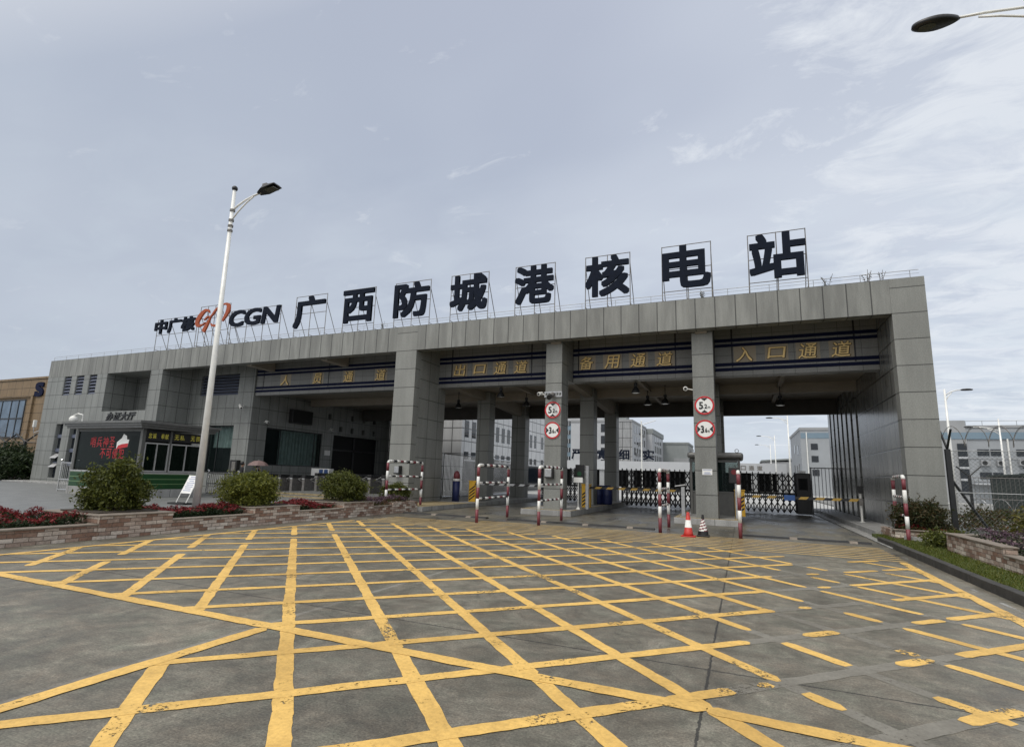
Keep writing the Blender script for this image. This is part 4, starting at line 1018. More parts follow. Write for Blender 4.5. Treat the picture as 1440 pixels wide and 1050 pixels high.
# ------------------------------------------------------------------ BOOM GATES
def boom(label, x, y, z0, length, dirx, mats, plate=None, zb=1.1):
    t = thing('boom_gate', label, 'boom gate', (x, y, z0))
    b = MB(); b.box(x-.19, x+.19, y-.16, y+.16, z0, z0+1.02, .012); cb_ = b.build('housing', M['yellow'], t)
    for i in range(-1, 7):
        zz = z0+.05+i*.16; poly = [(x-.16, zz), (x-.16, zz+.08), (x+.16, zz+.32), (x+.16, zz+.24)]
        lo, hi = z0+.04, z0+.95
        if zz < lo or zz+.32 > hi: continue
        b = MB(); b.prism(poly, lambda a, c_: (a, y-.164, c_), lambda a, c_: (a, y-.15, c_)); b.build('stripe', M['black'], cb_)
    b = MB(); b.box(x-.21, x+.21, y-.18, y+.18, z0+1.021, z0+1.07, .01); b.build('lid', M['yellow'], t)
    mb = MB(); fm = []; n = int(length/.28)
    for i in range(n):
        xa = x+dirx*(.2+(length-.2)*i/n); xb = x+dirx*(.2+(length-.2)*(i+1)/n); k0 = len(mb.f)
        sk = .05*dirx
        mb.add([(xa-sk, y-.22, zb), (xb-sk, y-.22, zb), (xb+sk, y-.22, zb+.1), (xa+sk, y-.22, zb+.1), (xa-sk, y-.17, zb), (xb-sk, y-.17, zb), (xb+sk, y-.17, zb+.1), (xa+sk, y-.17, zb+.1)],
               [(0, 1, 2, 3), (7, 6, 5, 4), (0, 4, 5, 1), (2, 6, 7, 3), (0, 3, 7, 4), (1, 5, 6, 2)]); fm += [i % 2]*(len(mb.f)-k0)
    mb.build('boom_arm', None, t, False, False, [M[mats[0]], M[mats[1]]], fm)
    if plate is not None:
        b = MB(); b.box(x+dirx*plate-.19, x+dirx*plate+.19, y-.25, y-.225, zb-.06, zb+.15); b.build('plate', M['blue_sign'], t)
boom('boom gate with yellow striped housing at the main pillar, dark striped arm', -12.85, 24.9, .2, 4.0, 1, ('black', 'steel'), None, 1.08)
boom('boom gate with yellow striped housing on the island of the spare lane', -6.75, 24.6, .24, 4.3, 1, ('black', 'boomyellow'), None, 1.1)
boom('boom gate behind the ticket booth with a blue plate on its arm', -.14, 24.0, .24, 4.1, 1, ('black', 'boomyellow'), 1.8, 1.02)

# ------------------------------------------------------------------ SIGNALS AND POSTS
def signal(label, x, y, z, lit, post):
    t = thing('lane_signal', label, 'traffic light', (x, y, .24))
    b = MB(); b.box(x-.19, x+.19, y-.08, y+.08, z-.3, z+.3, .02); b.build('housing', M['black'], t)
    b = MB(); b.disc((x, y-.09, z+(.12 if lit == 'sig_red' else -.1)), .1, .01, 20); b.build('light', M[lit], t)
    b = MB(); b.box(post-.07, post+.07, y+.02, y+.16, .24, z-.2 if lit == 'sig_red' else z+.25, .01); b.build('post', M['steel'], t)
    if abs(post-x) > .15:
        b = MB(); b.box(min(x, post), max(x, post), y+.081, y+.12, z-.05, z+.05); b.build('bracket', M['steel'], t)
signal('black lane signal showing green on a grey post by the spare lane', -6.62, 23.0, 1.86, 'sig_green', -6.3)
signal('black lane signal showing red on a grey post beside the ticket booth', -.3, 22.3, 1.86, 'sig_red', -.22)
t = thing('notice_stand', 'white board on a thin white post under the green lane signal', 'notice', (-6.6, 22.7, .24))
b = MB(); b.tube([(-6.6, 22.7, .24), (-6.6, 22.7, 1.4)], .022, 8); b.lathe([(.1, 0), (.08, .05), (.03, .1)], 12, (-6.6, 22.7, .24)); b.build('post', M['white'], t)
b = MB(); b.box(-6.8, -6.4, 22.66, 22.69, 1.38, 1.6); b.build('board', M['signwhite'], t)
t = thing('card_reader_post', 'thin white post with a card reader on the right walkway', 'card reader', (4.28, 25.2, .2))
b = MB(); b.tube([(4.28, 25.2, .2), (4.28, 25.2, 1.3)], .04, 10); b.lathe([(.1, 0), (.1, .02), (.05, .03)], 12, (4.28, 25.2, .2)); b.build('post', M['white'], t)
b = MB(); b.box(4.19, 4.37, 25.1, 25.22, 1.32, 1.56, .01); b.box(4.17, 4.39, 25.06, 25.26, 1.561, 1.6); b.build('reader', M['black'], t)
b = MB(); b.box(4.2, 4.34, 25.08, 25.14, .85, 1.12, .01); b.build('junction_box', M['frame_steel'], t)
t = thing('card_reader_post', 'grey card reader post on the island left of the ticket booth', 'card reader', (-2.2, 22.4, .24))
b = MB(); b.box(-2.27, -2.13, 22.34, 22.46, .24, 1.35, .01); b.build('post', M['steel'], t)
b = MB(); b.add([(-2.5, 22.3, 1.36), (-2.1, 22.3, 1.42), (-2.1, 22.5, 1.42), (-2.5, 22.5, 1.36), (-2.5, 22.3, 1.4), (-2.1, 22.3, 1.47), (-2.1, 22.5, 1.47), (-2.5, 22.5, 1.4)], [(0, 3, 2, 1), (4, 5, 6, 7), (0, 1, 5, 4), (1, 2, 6, 5), (2, 3, 7, 6), (3, 0, 4, 7)]); b.build('reader', M['alu'], t)
t = thing('drum_post', 'dark blue drum post with white band and red cap behind the main pillar', 'post', (-13.6, 24.4, .2))
b = MB(); b.lathe([(.19, 0), (.19, 1.02)], 18, (-13.6, 24.4, .2)); b.build('body', M['blue'], t, False, True)
b = MB(); b.lathe([(.195, 1.02), (.195, 1.14)], 18, (-13.6, 24.4, .2)); b.build('band', M['white'], t, False, True)
b = MB(); b.lathe([(.19, 1.14), (.17, 1.35), (.1, 1.5), (.02, 1.55)], 18, (-13.6, 24.4, .2)); b.build('cap', M['red'], t, False, True)
for x, lb in ((-6.25, 'blue plastic barrel behind the spare lane boom, nearer the boom housing'), (-5.75, 'blue plastic barrel behind the spare lane boom, farther from the housing')):
    t = thing('barrel', lb, 'barrel', (x-.9, 28.3, .24), 0, 'blue barrels on the island')
    b = MB(); b.lathe([(.26, 0), (.29, .1), (.29, .45), (.3, .48), (.29, .51), (.29, .9), (.25, .98), (.02, .98)], 18); b.build('drum', M['blue'], t, True, True)
    b = MB(); b.lathe([(.3, .28), (.305, .3), (.3, .32)], 18); b.build('hoop', M['blue'], t, True)

# ------------------------------------------------------------------ TICKET BOOTH
t = thing('ticket_booth', 'small grey ticket booth with rounded flat roof behind the notice column', 'booth', (-1.05, 25.2, .24))
x0, x1, y0, y1 = -2.05, -.08, 23.9, 26.6
b = MB(); b.box(x0+.05, x1-.05, y0+.05, y1-.05, .24, 1.15); b.build('lower_panel', M['booth_metal'], t)
for xa in (x0, x1-.09):
    for yy in (y0, y1-.09): b = MB(); b.box(xa, xa+.09, yy, yy+.09, .24, 2.56); b.build('corner_post', M['booth_metal'], t)
b = MB(); b.box(x0+.09, x1-.09, y0+.04, y0+.05, 1.15, 2.5); b.box(x0+.04, x0+.05, y0+.09, y1-.09, 1.15, 2.5); b.box(x1-.05, x1-.04, y0+.09, y1-.09, 1.15, 2.5); b.box(x0+.09, x1-.09, y1-.05, y1-.04, 1.15, 2.5); b.build('glazing', M['glass_clear'], t)
b = MB(); b.box(x0+.05, x1-.05, y0+.02, y0+.08, 1.15, 1.21); b.box(x0+.1, x1-.1, y0+.02, y0+.08, 2.4, 2.5); b.build('window_frame', M['booth_metal'], t)
b = MB(); b.box(x0-.08, x1+.14, y0-.25, y1+.15, 2.56, 2.8, .09); b.build('roof', M['booth_roof'], t)
for xa in (x0+.1, x1-.1):
    b = MB(); b.tube([(xa+.07*math.cos(a), y0, 2.88+.07*math.sin(a)) for a in [i*.524 for i in range(13)]], .015, 6); b.build('lifting_eye', M['steel'], t)
b = MB(); b.box(-.6, -.2, 24.1, 24.5, 1.16, 1.75); b.build('desk_unit', M['dark_void'], t)

# ------------------------------------------------------------------ FOLDING GATES AND PICKETS
def folding_gate(label, x0, x1, y, pitch, head=None):
    t = thing('folding_gate', label, 'gate', (x0, y, 0))
    mb = MB(); n = int((x1-x0)/pitch); p = (x1-x0)/n; r_ = .02
    for i in range(n+1):
        x = x0+i*p
        for yy in (y-.12, y+.12):
            mb.box(x-.028, x+.028, yy-.02, yy+.02, .08, 2.1)
        mb.tube([(x, y-.12, 2.1), (x, y-.08, 2.2), (x, y+.08, 2.2), (x, y+.12, 2.1)], .025, 6)
    t1 = mb.build('uprights', M['black_steel'], t)
    mb = MB()
    for i in range(n):
        xa, xb = x0+i*p, x0+(i+1)*p
        for yy in (y-.145, y+.145):
            for z0, z1 in ((.1, .62), (.62, 1.14), (1.14, 1.66), (1.66, 2.1)):
                mb.tube([(xa, yy, z0), (xb, yy, z1)], r_, 5, False); mb.tube([(xa, yy+.01, z1), (xb, yy+.01, z0)], r_, 5, False)
    mb.build('lattice', M['black_steel'], t)
    mb = MB(); mb.box(x0, x1, y-.1, y+.1, 1.02, 1.13); mb.build('mid_rail', M['black_steel'], t)
    if head:
        mb = MB(); mb.box(x1+.02, x1+head, y-.28, y+.28, .06, 2.18, .03); h = mb.build('drive_unit', M['black'], t)
        mb = MB(); mb.box(x1+.15, x1+head-.15, y-.285, y-.27, 1.3, 1.9); mb.build('panel', M['dark_void'], h)
        mb = MB(); mb.box(x1+.2, x1+head-.2, y-.2, y+.2, 2.19, 2.3); mb.build('beacon', M['alu'], h)
folding_gate('black folding lattice gate closing the entrance lane, with a black drive unit', -.95, 2.55, 32.3, .27, .72)
folding_gate('black folding lattice gate closing the spare lane', -6.6, -2.2, 32.0, .27)
folding_gate('black folding lattice gate half drawn in the exit lane', -12.4, -9.6, 34.1, .27)
def bar_panel(name, label, cat, p0, p1, z0, z1, pitch, r_, mat):
    t = thing(name, label, cat, (p0[0], p0[1], z0)); p0 = Vector((*p0, 0)); p1 = Vector((*p1, 0)); ln = (p1-p0).length; n = int(ln/pitch)
    mb = MB()
    for i in range(n+1):
        q = p0.lerp(p1, i/n); mb.tube([(q.x, q.y, z0+.05), (q.x, q.y, z1)], r_, 6)
    mb.build('bars', M[mat], t)
    for z in (z0+.15, z1):
        mb = MB(); mb.tube([(p0.x, p0.y, z), (p1.x, p1.y, z)], .03, 6); mb.build('rail', M[mat], t)
    for q in (p0, p1):
        mb = MB(); mb.tube([(q.x, q.y, z0), (q.x, q.y, z1+.04)], .04, 8); mb.build('post', M[mat], t)
bar_panel('bar_gate', 'grey vertical bar gate leaf between the folding gate and the right wall', 'gate', (3.45, 33.5), (4.85, 33.5), .0, 2.5, .17, .018, 'steel')
bar_panel('picket_fence', 'tall grey steel picket fence behind the main pillar', 'fence', (-14.9, 25.2), (-15.1, 31.6), .2, 2.65, .15, .02, 'stainless')
bar_panel('picket_fence', 'farther grey steel picket fence panel, seen between the inner columns', 'fence', (-15.1, 32.0), (-15.3, 37.5), .2, 2.6, .15, .02, 'stainless')

# ------------------------------------------------------------------ GUARD BOOTH
bx0, bx1, by0, by1 = -28.15, -23.39, 14.5, 17.4
t = thing('guard_booth', 'dark grey guard booth with green skirting and yellow lettered windows', 'booth', ((bx0+bx1)/2, 16, .2))
b = MB(); b.box(bx0-.04, bx1+.04, by0-.04, by1+.04, .15, .53, .02); b.build('plinth', M['kerb_stone'], t)
b = MB(); b.box(bx0, bx1, by0, by1, .531, 1.18); gp = b.build('green_skirting', M['green_panel'], t)
for z in (.75, .96, 1.17):
    b = MB(); b.box(bx0-.006, bx1+.006, by0-.006, by1+.006, z-.012, z+.012); b.build('pale_stripe', M['led_green'], gp)
b = MB(); b.box(bx0-.02, bx1+.02, by0-.02, by1+.02, 1.185, 1.25); b.build('sill', M['alu'], t)
for xa, yy in ((bx0, by0), (bx1-.16, by0), (bx0, by1-.14), (bx1-.16, by1-.14)):
    b = MB(); b.box(xa, xa+.16, yy, yy+.14, 1.251, 3.08); b.build('corner_post', M['booth_metal'], t)
b = MB(); b.box(bx0+.16, bx1-.16, by0+.04, by0+.055, 1.26, 2.98); fw_ = b.build('front_window', M['glass'], t)
b = MB(); b.box(bx0+.16, bx1-.16, by0+.01, by0+.1, 2.98, 3.08); b.build('window_head', M['booth_metal'], fw_)
def led(body, u0, u1, v0, v1, mp_, par, mat):
    n = len(body); w_ = (u1-u0)/n
    for i, ch in enumerate(body):
        if ch == ' ': continue
        mb = MB(); lettering(mb, ch, u0+i*w_+w_*.08, u0+(i+1)*w_-w_*.08, v0, v1, mp_, .006, .002); mb.build('character', M[mat], par)
led('哨兵神圣', -27.05, -25.25, 2.28, 2.74, front(by0+.03), fw_, 'led_red')
led('不可侵犯', -26.25, -24.5, 1.8, 2.22, front(by0+.03), fw_, 'led_red')
mb = MB(); mb.prism([(-25.1, 2.2), (-24.35, 2.3), (-24.3, 2.62), (-24.45, 2.62), (-24.5, 2.78), (-24.72, 2.86), (-24.82, 2.68), (-25.12, 2.5)], lambda a, b_: (a, by0+.025, b_), lambda a, b_: (a, by0+.035, b_)); mb.build('decal', M['signwhite'], fw_)
mb = MB(); mb.prism([(-25.1, 2.2), (-24.35, 2.3), (-24.33, 2.46), (-24.75, 2.42), (-25.0, 2.36)], lambda a, b_: (a, by0+.02, b_), lambda a, b_: (a, by0+.024, b_)); mb.build('decal', M['signred'], fw_)
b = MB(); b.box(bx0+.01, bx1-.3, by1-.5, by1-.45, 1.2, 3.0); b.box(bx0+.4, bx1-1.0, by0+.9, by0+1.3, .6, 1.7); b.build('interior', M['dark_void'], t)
for i, (ya_, yb2, txt) in enumerate(((14.66, 15.72, '忠诚 奉献'), (15.8, 17.24, '无私 无畏'))):
    b = MB(); b.box(bx1-.06, bx1-.05, ya_, yb2, 1.27, 2.52); wn = b.build('sliding_window', M['glass'], t)
    fb_ = MB()
    for a in (ya_, (ya_+yb2)/2-.03, yb2-.05): fb_.box(bx1-.07, bx1-.01, a, a+.05, 1.27, 2.52)
    fb_.box(bx1-.07, bx1-.012, ya_, yb2, 1.27, 1.33); fb_.box(bx1-.07, bx1-.012, ya_, yb2, 2.46, 2.52); fb_.build('frame', M['alu'], wn)
    b = MB(); b.box(bx1-.07, bx1-.015, ya_, yb2, 2.6, 3.02); sg_ = b.build('sign_board', M['black'], t)
    led(txt, ya_+.08, yb2-.08, 2.7, 2.93, east(bx1-.005), sg_, 'led_yellow')
b = MB(); b.box(bx1-.12, bx1-.005, 15.72, 15.8, 1.251, 3.08); b.build('mullion', M['booth_metal'], t)
b = MB(); b.box(bx0-.28, bx1+.3, by0-.28, by1+.28, 3.1, 3.2); b.box(bx0-.36, bx1+.38, by0-.36, by1+.36, 3.201, 3.3); b.box(bx0-.44, bx1+.46, by0-.44, by1+.44, 3.301, 3.4); b.build('roof', M['booth_roof'], t)

# ------------------------------------------------------------------ RAILINGS, NOTICE, TURNSTILES
def railing(label, x0, x1, y, z, h):
    t = thing('steel_railing', label, 'railing', (x0, y, z))
    for x in (x0, x1):
        mb = MB(); mb.tube([(x, y, z), (x, y, z+h)], .035, 8); mb.sphere((x, y, z+h+.06), .07, 10); mb.build('post', M['stainless'], t)
    for q in (.08, .55, h-.06):
        mb = MB(); mb.tube([(x0, y, z+q), (x1, y, z+q)], .025, 8); mb.build('rail', M['stainless'], t)
    mb = MB(); n = int((x1-x0)/.13)
    for i in range(1, n): mb.tube([(x0+(x1-x0)*i/n, y, z+.08), (x0+(x1-x0)*i/n, y, z+h-.06)], .012, 5)
    mb.build('bars', M['stainless'], t)
railing('stainless railing with ball tops left of the guard booth', -30.3, -28.9, 15.2, .2, 1.4)
railing('low stainless railing behind the lamp pole by the booth', -24.5, -22.4, 18.6, .2, 1.1)
t = thing('notice_board', 'white printed notice board leaning on a slim stand beside the lamp pole', 'notice board', (-18.9, 13.3, .2))
T = Vector((0, .42, 1)).normalized()
def nb(u, s, o=0): return Vector((-19.05+u, 13.3-o, .2))+T*s
mb = MB()
for a, b in ((nb(0, .62), nb(.55, .62)),): mb.add([nb(0, .42, .02), nb(.55, .42, .02), nb(.55, 1.12, .02), nb(0, 1.12, .02), nb(0, .42), nb(.55, .42), nb(.55, 1.12), nb(0, 1.12)], [(0, 1, 2, 3), (7, 6, 5, 4), (0, 4, 5, 1), (1, 5, 6, 2), (2, 6, 7, 3), (3, 7, 4, 0)])
pn = mb.build('panel', M['signwhite'], t)
for i, wd in enumerate((.3, .4, .24, .42, .36, .42, .3, .4)):
    s_ = 1.04-i*.075; mb = MB(); mb.quad(nb(.275-wd/2, s_, .024), nb(.275+wd/2, s_, .024), nb(.275+wd/2, s_+.028, .024), nb(.275-wd/2, s_+.028, .024)); mb.build('text_line', M['signtext'], pn)
mb = MB()
for u in (0.01, .54): mb.tube([nb(u, 0), nb(u, 1.12)], .016, 6)
mb.build('stand', M['white'], t)
mb = MB(); mb.box(-19.2, -18.35, 13.1, 13.5, .2, .26, .01); mb.build('base', M['black'], t)
x = -26.6
t0 = thing('turnstile', 'grey tripod turnstile pedestal in the row under the personnel passage', 'turnstile', (x, 24.8, .2), 0, 'row of turnstiles under the personnel passage')
b = MB(); b.box(-.09, .09, -.6, .6, 0, .86, .02); b.build('cabinet', M['frame_steel'], t0, True)
b = MB(); b.box(-.14, .14, -.62, .62, .87, 1.03, .03); b.build('top', M['black'], t0, True)
b = MB(); b.box(-.1, .1, -.625, -.61, .78, .86); b.build('display', M['alu'], t0, True)
for a in (0, 2.09, 4.19):
    b = MB(); b.tube([(.13, -.2, .78), (.13+.35+.1*math.cos(a), -.2+.25*math.sin(a), .72+.22*math.cos(a))], .02, 6); b.build('arm', M['stainless'], t0, True)
for i in range(1, 10):
    c_ = copy_tree(t0); c_.location = (x+i*.95, 24.8, .2 if i < 4 else .36)
t = thing('notice_cabinet', 'white cabinet with two blue panels standing behind the turnstiles', 'cabinet', (-24.2, 26, .2))
b = MB(); b.box(-24.95, -23.5, 26, 26.4, .2, 1.66, .02); b.build('cabinet', M['signwhite'], t)
for xa in (-24.3, -23.9): b = MB(); b.box(xa, xa+.3, 25.985, 25.999, 1.36, 1.6); b.build('panel', M['blue_sign'], t)
t = thing('wall_screen', 'dark display box mounted high on the passage side wall', 'screen', (-27.0, 26.9, 5))
b = MB(); b.box(-27.28, -26.95, 26.0, 27.8, 4.55, 5.46, .02); b.build('casing', M['black'], t)
b = MB(); b.box(-26.949, -26.94, 26.06, 27.74, 4.6, 5.4); b.build('screen', M['dark_void'], t)
t = thing('paper_notice', 'small white paper notice on the wall right of the passage side window', 'notice', (-27.29, 29.8, 2.6))
b = MB(); b.box(-27.299, -27.28, 29.55, 30.1, 2.6, 2.95); b.build('sheet', M['signwhite'], t)
t = thing('wall_box', 'black electrical box on the granite wall near the umbrella', 'box', (-28, 23.0, 1.2))
b = MB(); b.box(-28.35, -27.75, 22.85, 23.09, 1.25, 2.0, .02); b.build('cabinet', M['black'], t)
b = MB(); b.box(-28.15, -27.85, 22.83, 22.849, 1.35, 1.9); b.build('door', M['frame_steel'], t)

# ------------------------------------------------------------------ PEOPLE
def person(label, x, y, z, h, rz, holds=False):
    t = thing('person', label, 'person', (x, y, z), rz)
    J = {'pelvis': (0, 0, .53), 'spine': (0, .005, .63), 'chest': (0, .0, .74), 'neck': (0, 0, .835), 'headb': (0, -.01, .87), 'head': (0, -.012, .93), 'crown': (0, -.005, .985)}
    r_ = {'pelvis': .085, 'spine': .075, 'chest': .09, 'neck': .035, 'headb': .045, 'head': .06, 'crown': .045}
    E = [('pelvis', 'spine'), ('spine', 'chest'), ('chest', 'neck'), ('neck', 'headb'), ('headb', 'head'), ('head', 'crown')]
    for s, n in ((-1, 'l'), (1, 'r')):
        lift = holds and s == 1
        J.update({n+'sh': (s*.105, 0, .80), n+'el': (s*.135, .01, .64) if not lift else (s*.16, -.04, .66), n+'wr': (s*.14, -.03, .50) if not lift else (s*.13, -.13, .76), n+'hand': (s*.14, -.04, .45) if not lift else (s*.13, -.15, .80),
                  n+'hip': (s*.05, 0, .49), n+'kn': (s*.055, -.01, .27), n+'an': (s*.055, .01, .04), n+'toe': (s*.06, -.09, .015)})
        r_.update({n+'sh': .042, n+'el': .03, n+'wr': .02, n+'hand': .025, n+'hip': .062, n+'kn': .042, n+'an': .026, n+'toe': .022})
        E += [('chest', n+'sh'), (n+'sh', n+'el'), (n+'el', n+'wr'), (n+'wr', n+'hand'), ('pelvis', n+'hip'), (n+'hip', n+'kn'), (n+'kn', n+'an'), (n+'an', n+'toe')]
        for q in range(5):
            f = n+'f'+str(q); g_ = n+'g'+str(q); hx, hy, hz = J[n+'hand']
            o = (q-2)*.011; dn = -1 if not lift else 1
            J[f] = (hx+o*.3, hy+o, hz+dn*.02); J[g_] = (hx+o*.35-s*.006, hy+o*1.2-.01, hz+dn*(.05 if q else .03))
            r_[f] = .0075; r_[g_] = .006; E += [(n+'hand', f), (f, g_)]
    keys = list(J); me = bpy.data.meshes.new('body')
    me.from_pydata([tuple(c_*h for c_ in J[k_]) for k_ in keys], [(keys.index(a), keys.index(b)) for a, b in E], [])
    o = bpy.data.objects.new('body', me); C.objects.link(o)
    o.modifiers.new('skin', 'SKIN'); sub = o.modifiers.new('sub', 'SUBSURF'); sub.levels = sub.render_levels = 2
    for v, k_ in zip(me.skin_vertices[0].data, keys): v.radius = (r_[k_]*h, r_[k_]*h*(.8 if k_ in ('chest', 'spine', 'pelvis') else 1)); v.use_root = k_ == 'pelvis'
    bpy.context.view_layer.update()
    m2 = bpy.data.meshes.new_from_object(o.evaluated_get(bpy.context.evaluated_depsgraph_get())); bpy.data.objects.remove(o)
    m2.materials.append(M['dark_cloth']); m2.materials.append(M['terracotta'])
    for p in m2.polygons:
        c_ = p.center/h; p.use_smooth = True
        hand = min((c_-Vector(J[k_])).length for k_ in ('lhand', 'rhand')) < .045
        p.material_index = 1 if (c_.z > .845 or hand) else 0
    o = bpy.data.objects.new('body', m2); C.objects.link(o); o.parent = t
    mb = MB(); mb.sphere((0, .006*h, .945*h), .068*h, 14, 1.05); hm = [v for v in mb.v]
    mb.v = [(vx, vy if vy > -.035*h else -.035*h, max(vz, .90*h)) for vx, vy, vz in hm]; mb.build('hair', M['hair'], t, True, True)
    for s in (-1, 1):
        mb = MB(); mb.sphere((s*.022*h, -.066*h, .935*h), .006*h, 8); mb.build('eye', M['hair'], t, True)
    mb = MB(); mb.add([(0, -.065*h, .935*h), (-.01*h, -.066*h, .912*h), (.01*h, -.066*h, .912*h), (0, -.083*h, .914*h)], [(0, 1, 3), (0, 3, 2), (1, 2, 3)]); mb.build('nose', M['terracotta'], t, True)
    return t
person('bareheaded person in dark clothes standing next to the umbrella', -25.65, 21.5, .2, 1.68, 2.6)
person('person in dark clothes standing under the umbrella', -24.75, 21.75, .2, 1.55, 2.9, True)
t = thing('umbrella', 'open faded pink umbrella held up behind the second planter shrub', 'umbrella', (-24.6, 21.5, 1.3))
mb = MB(); n = 8; vs = [(-24.45, 21.5, 1.98)]
for k_, (rad, z) in enumerate(((.24, 1.94), (.42, 1.84), (.54, 1.70))):
    for j in range(n): a = j*math.pi/4; vs.append((-24.45+rad*math.cos(a), 21.5+rad*math.sin(a), z))
fs = [(0, 1+j, 1+(j+1) % n) for j in range(n)]
for k_ in range(2): fs += [(1+k_*n+j, 1+(k_+1)*n+j, 1+(k_+1)*n+(j+1) % n, 1+k_*n+(j+1) % n) for j in range(n)]
mb.add(vs, fs); mb.build('canopy', M['pink_cloth'], t)
mb = MB(); mb.tube([(-24.45, 21.5, 2.04), (-24.45, 21.5, 1.2)], .012, 6); mb.build('shaft', M['steel'], t)
mb = MB()
for j in range(n):
    a = j*math.pi/4; mb.tube([(-24.45+.52*math.cos(a), 21.5+.52*math.sin(a), 1.7), (-24.45+.24*math.cos(a), 21.5+.24*math.sin(a), 1.93)], .005, 4)
mb.build('ribs', M['steel'], t)

# ------------------------------------------------------------------ STREET LAMPS
t = thing('street_lamp', 'tall pale street lamp with flat black head rising from the left planter', 'street lamp', (-13.75, 10.2, .2))
b = MB(); b.tube([(-13.75, 10.2, .2), (-13.78, 10.2, 4.5), (-13.84, 10.2, 9.85)], [.1, .075, .05], 14); b.build('pole', M['lamp_pole'], t, False, True)
b = MB(); b.sphere((-13.84, 10.2, 9.92), .085, 12); b.build('ball_cap', M['lamp_body'], t, False, True)
b = MB(); b.tube([(-13.83, 10.2, 9.2), (-13.6, 10.2, 9.33), (-13.3, 10.2, 9.45), (-13.0, 10.2, 9.52), (-12.7, 10.2, 9.57)], .028, 8); b.tube([(-13.82, 10.2, 8.88), (-13.55, 10.2, 9.14), (-13.25, 10.2, 9.36), (-13.0, 10.2, 9.49)], .022, 8); b.build('arm', M['lamp_pole'], t, False, True)
for z in (8.55, 8.7, 9.2, 8.88):
    b = MB(); b.lathe([(.075, -.03), (.075, .03)], 12, (-13.82, 10.2, z)); b.build('clamp', M['frame_steel'], t)
b = MB(); b.add([(-12.78, 10.12, 9.53), (-12.78, 10.28, 9.53), (-12.55, 10.38, 9.58), (-12.05, 10.36, 9.66), (-12.05, 10.04, 9.66), (-12.55, 10.02, 9.58), (-12.78, 10.14, 9.6), (-12.78, 10.26, 9.6), (-12.5, 10.32, 9.72), (-12.1, 10.3, 9.72), (-12.1, 10.1, 9.72), (-12.5, 10.08, 9.72)],
      [(0, 5, 4, 3, 2, 1), (6, 7, 8, 9, 10, 11), (0, 1, 7, 6), (1, 2, 8, 7), (2, 3, 9, 8), (3, 4, 10, 9), (4, 5, 11, 10), (5, 0, 6, 11)]); h = b.build('lamp_head', M['lamp_body'], t)
b = MB(); b.box(-12.5, -12.1, 10.1, 10.3, 9.57, 9.6); b.build('lens', M['lamp_glass'], h)
b = MB(); b.box(-12.62, -12.45, 10.14, 10.26, 9.72, 9.8); b.build('sensor', M['frame_steel'], h)
def arm_lamp(label, x, y, z0, H_, reach, hz, group=None, detail=False):
    t = thing('street_lamp', label, 'street lamp', (x, y, z0), 0, group)
    b = MB(); b.tube([(x, y, z0), (x, y, H_)], [.11, .06], 10); b.build('pole', M['lamp_pole'], t, False, True)
    s = 1 if reach > 0 else -1; L_ = abs(reach)
    b = MB(); b.tube([(x, y, hz-.35), (x+s*L_*.35, y, hz-.1), (x+s*L_*.7, y, hz), (x+s*L_, y, hz+.02)], .04, 8); b.tube([(x, y, hz-.75), (x+s*L_*.2, y, hz-.4), (x+s*L_*.45, y, hz-.14)], .03, 8); b.build('arm', M['lamp_pole'], t, False, True)
    b = MB(); cx_ = x+s*(L_+.33)
    vs = []; n = 20
    for zz, k_ in ((-.05, .82), (-.02, 1), (.03, .97), (.075, .6), (.09, .2)):
        for j in range(n):
            a = 2*math.pi*j/n; c_ = math.cos(a); wd = .17*(1-.25*(s*c_ < 0)*abs(c_))
            vs.append((cx_+.36*k_*c_, y+wd*k_*math.sin(a), hz+zz+.02))
    fs = [tuple(range(n-1, -1, -1)), tuple(4*n+j for j in range(n))]
    for i in range(4): fs += [(i*n+j, i*n+(j+1) % n, (i+1)*n+(j+1) % n, (i+1)*n+j) for j in range(n)]
    b.add(vs, fs); h = b.build('lamp_head', M['lamp_body'], t, False, True)
    b = MB(); b.lathe([(.1, -.045), (.11, -.03), (.1, -.02)], 16, (cx_+s*.1, y, hz+.01)); b.build('lens', M['lamp_glass'], h)
# the near right lamp: its pole stands on the lawn just outside the view
t = thing('street_lamp', 'dark oval street lamp head on twin arms reaching in at the upper right', 'street lamp', (7.4, 10, .1))
b = MB(); b.tube([(7.4, 10, .1), (7.4, 10, 9.6)], [.12, .06], 12); b.build('pole', M['lamp_pole'], t, False, True)
b = MB(); b.tube([(7.4, 10, 8.2), (6.3, 10, 8.82), (5.4, 10, 9.13), (4.5, 10, 9.34), (4.0, 10, 9.42), (3.64, 10, 9.45)], .022, 8); b.tube([(7.4, 10, 7.6), (6.4, 10, 8.4), (5.4, 10, 8.88), (4.5, 10, 9.17), (4.2, 10, 9.29), (3.92, 10, 9.37)], .019, 8); b.build('arm', M['lamp_pole'], t, False, True)
vs = []; n = 28; b = MB()
for zz, k_ in ((-.045, .86), (-.02, 1), (.03, .97), (.075, .6), (.09, .2)):
    for j in range(n):
        a = 2*math.pi*j/n; c_ = math.cos(a); wd = .155*(1-.4*max(0, c_)**1.5)
        vs.append((3.34+.34*k_*c_, 10+wd*k_*math.sin(a), 9.455+zz-.02*c_))
fs = [tuple(range(n-1, -1, -1)), tuple(4*n+j for j in range(n))]
for i in range(4): fs += [(i*n+j, i*n+(j+1) % n, (i+1)*n+(j+1) % n, (i+1)*n+j) for j in range(n)]
b.add(vs, fs); h = b.build('lamp_head', M['lamp_body'], t, False, True)
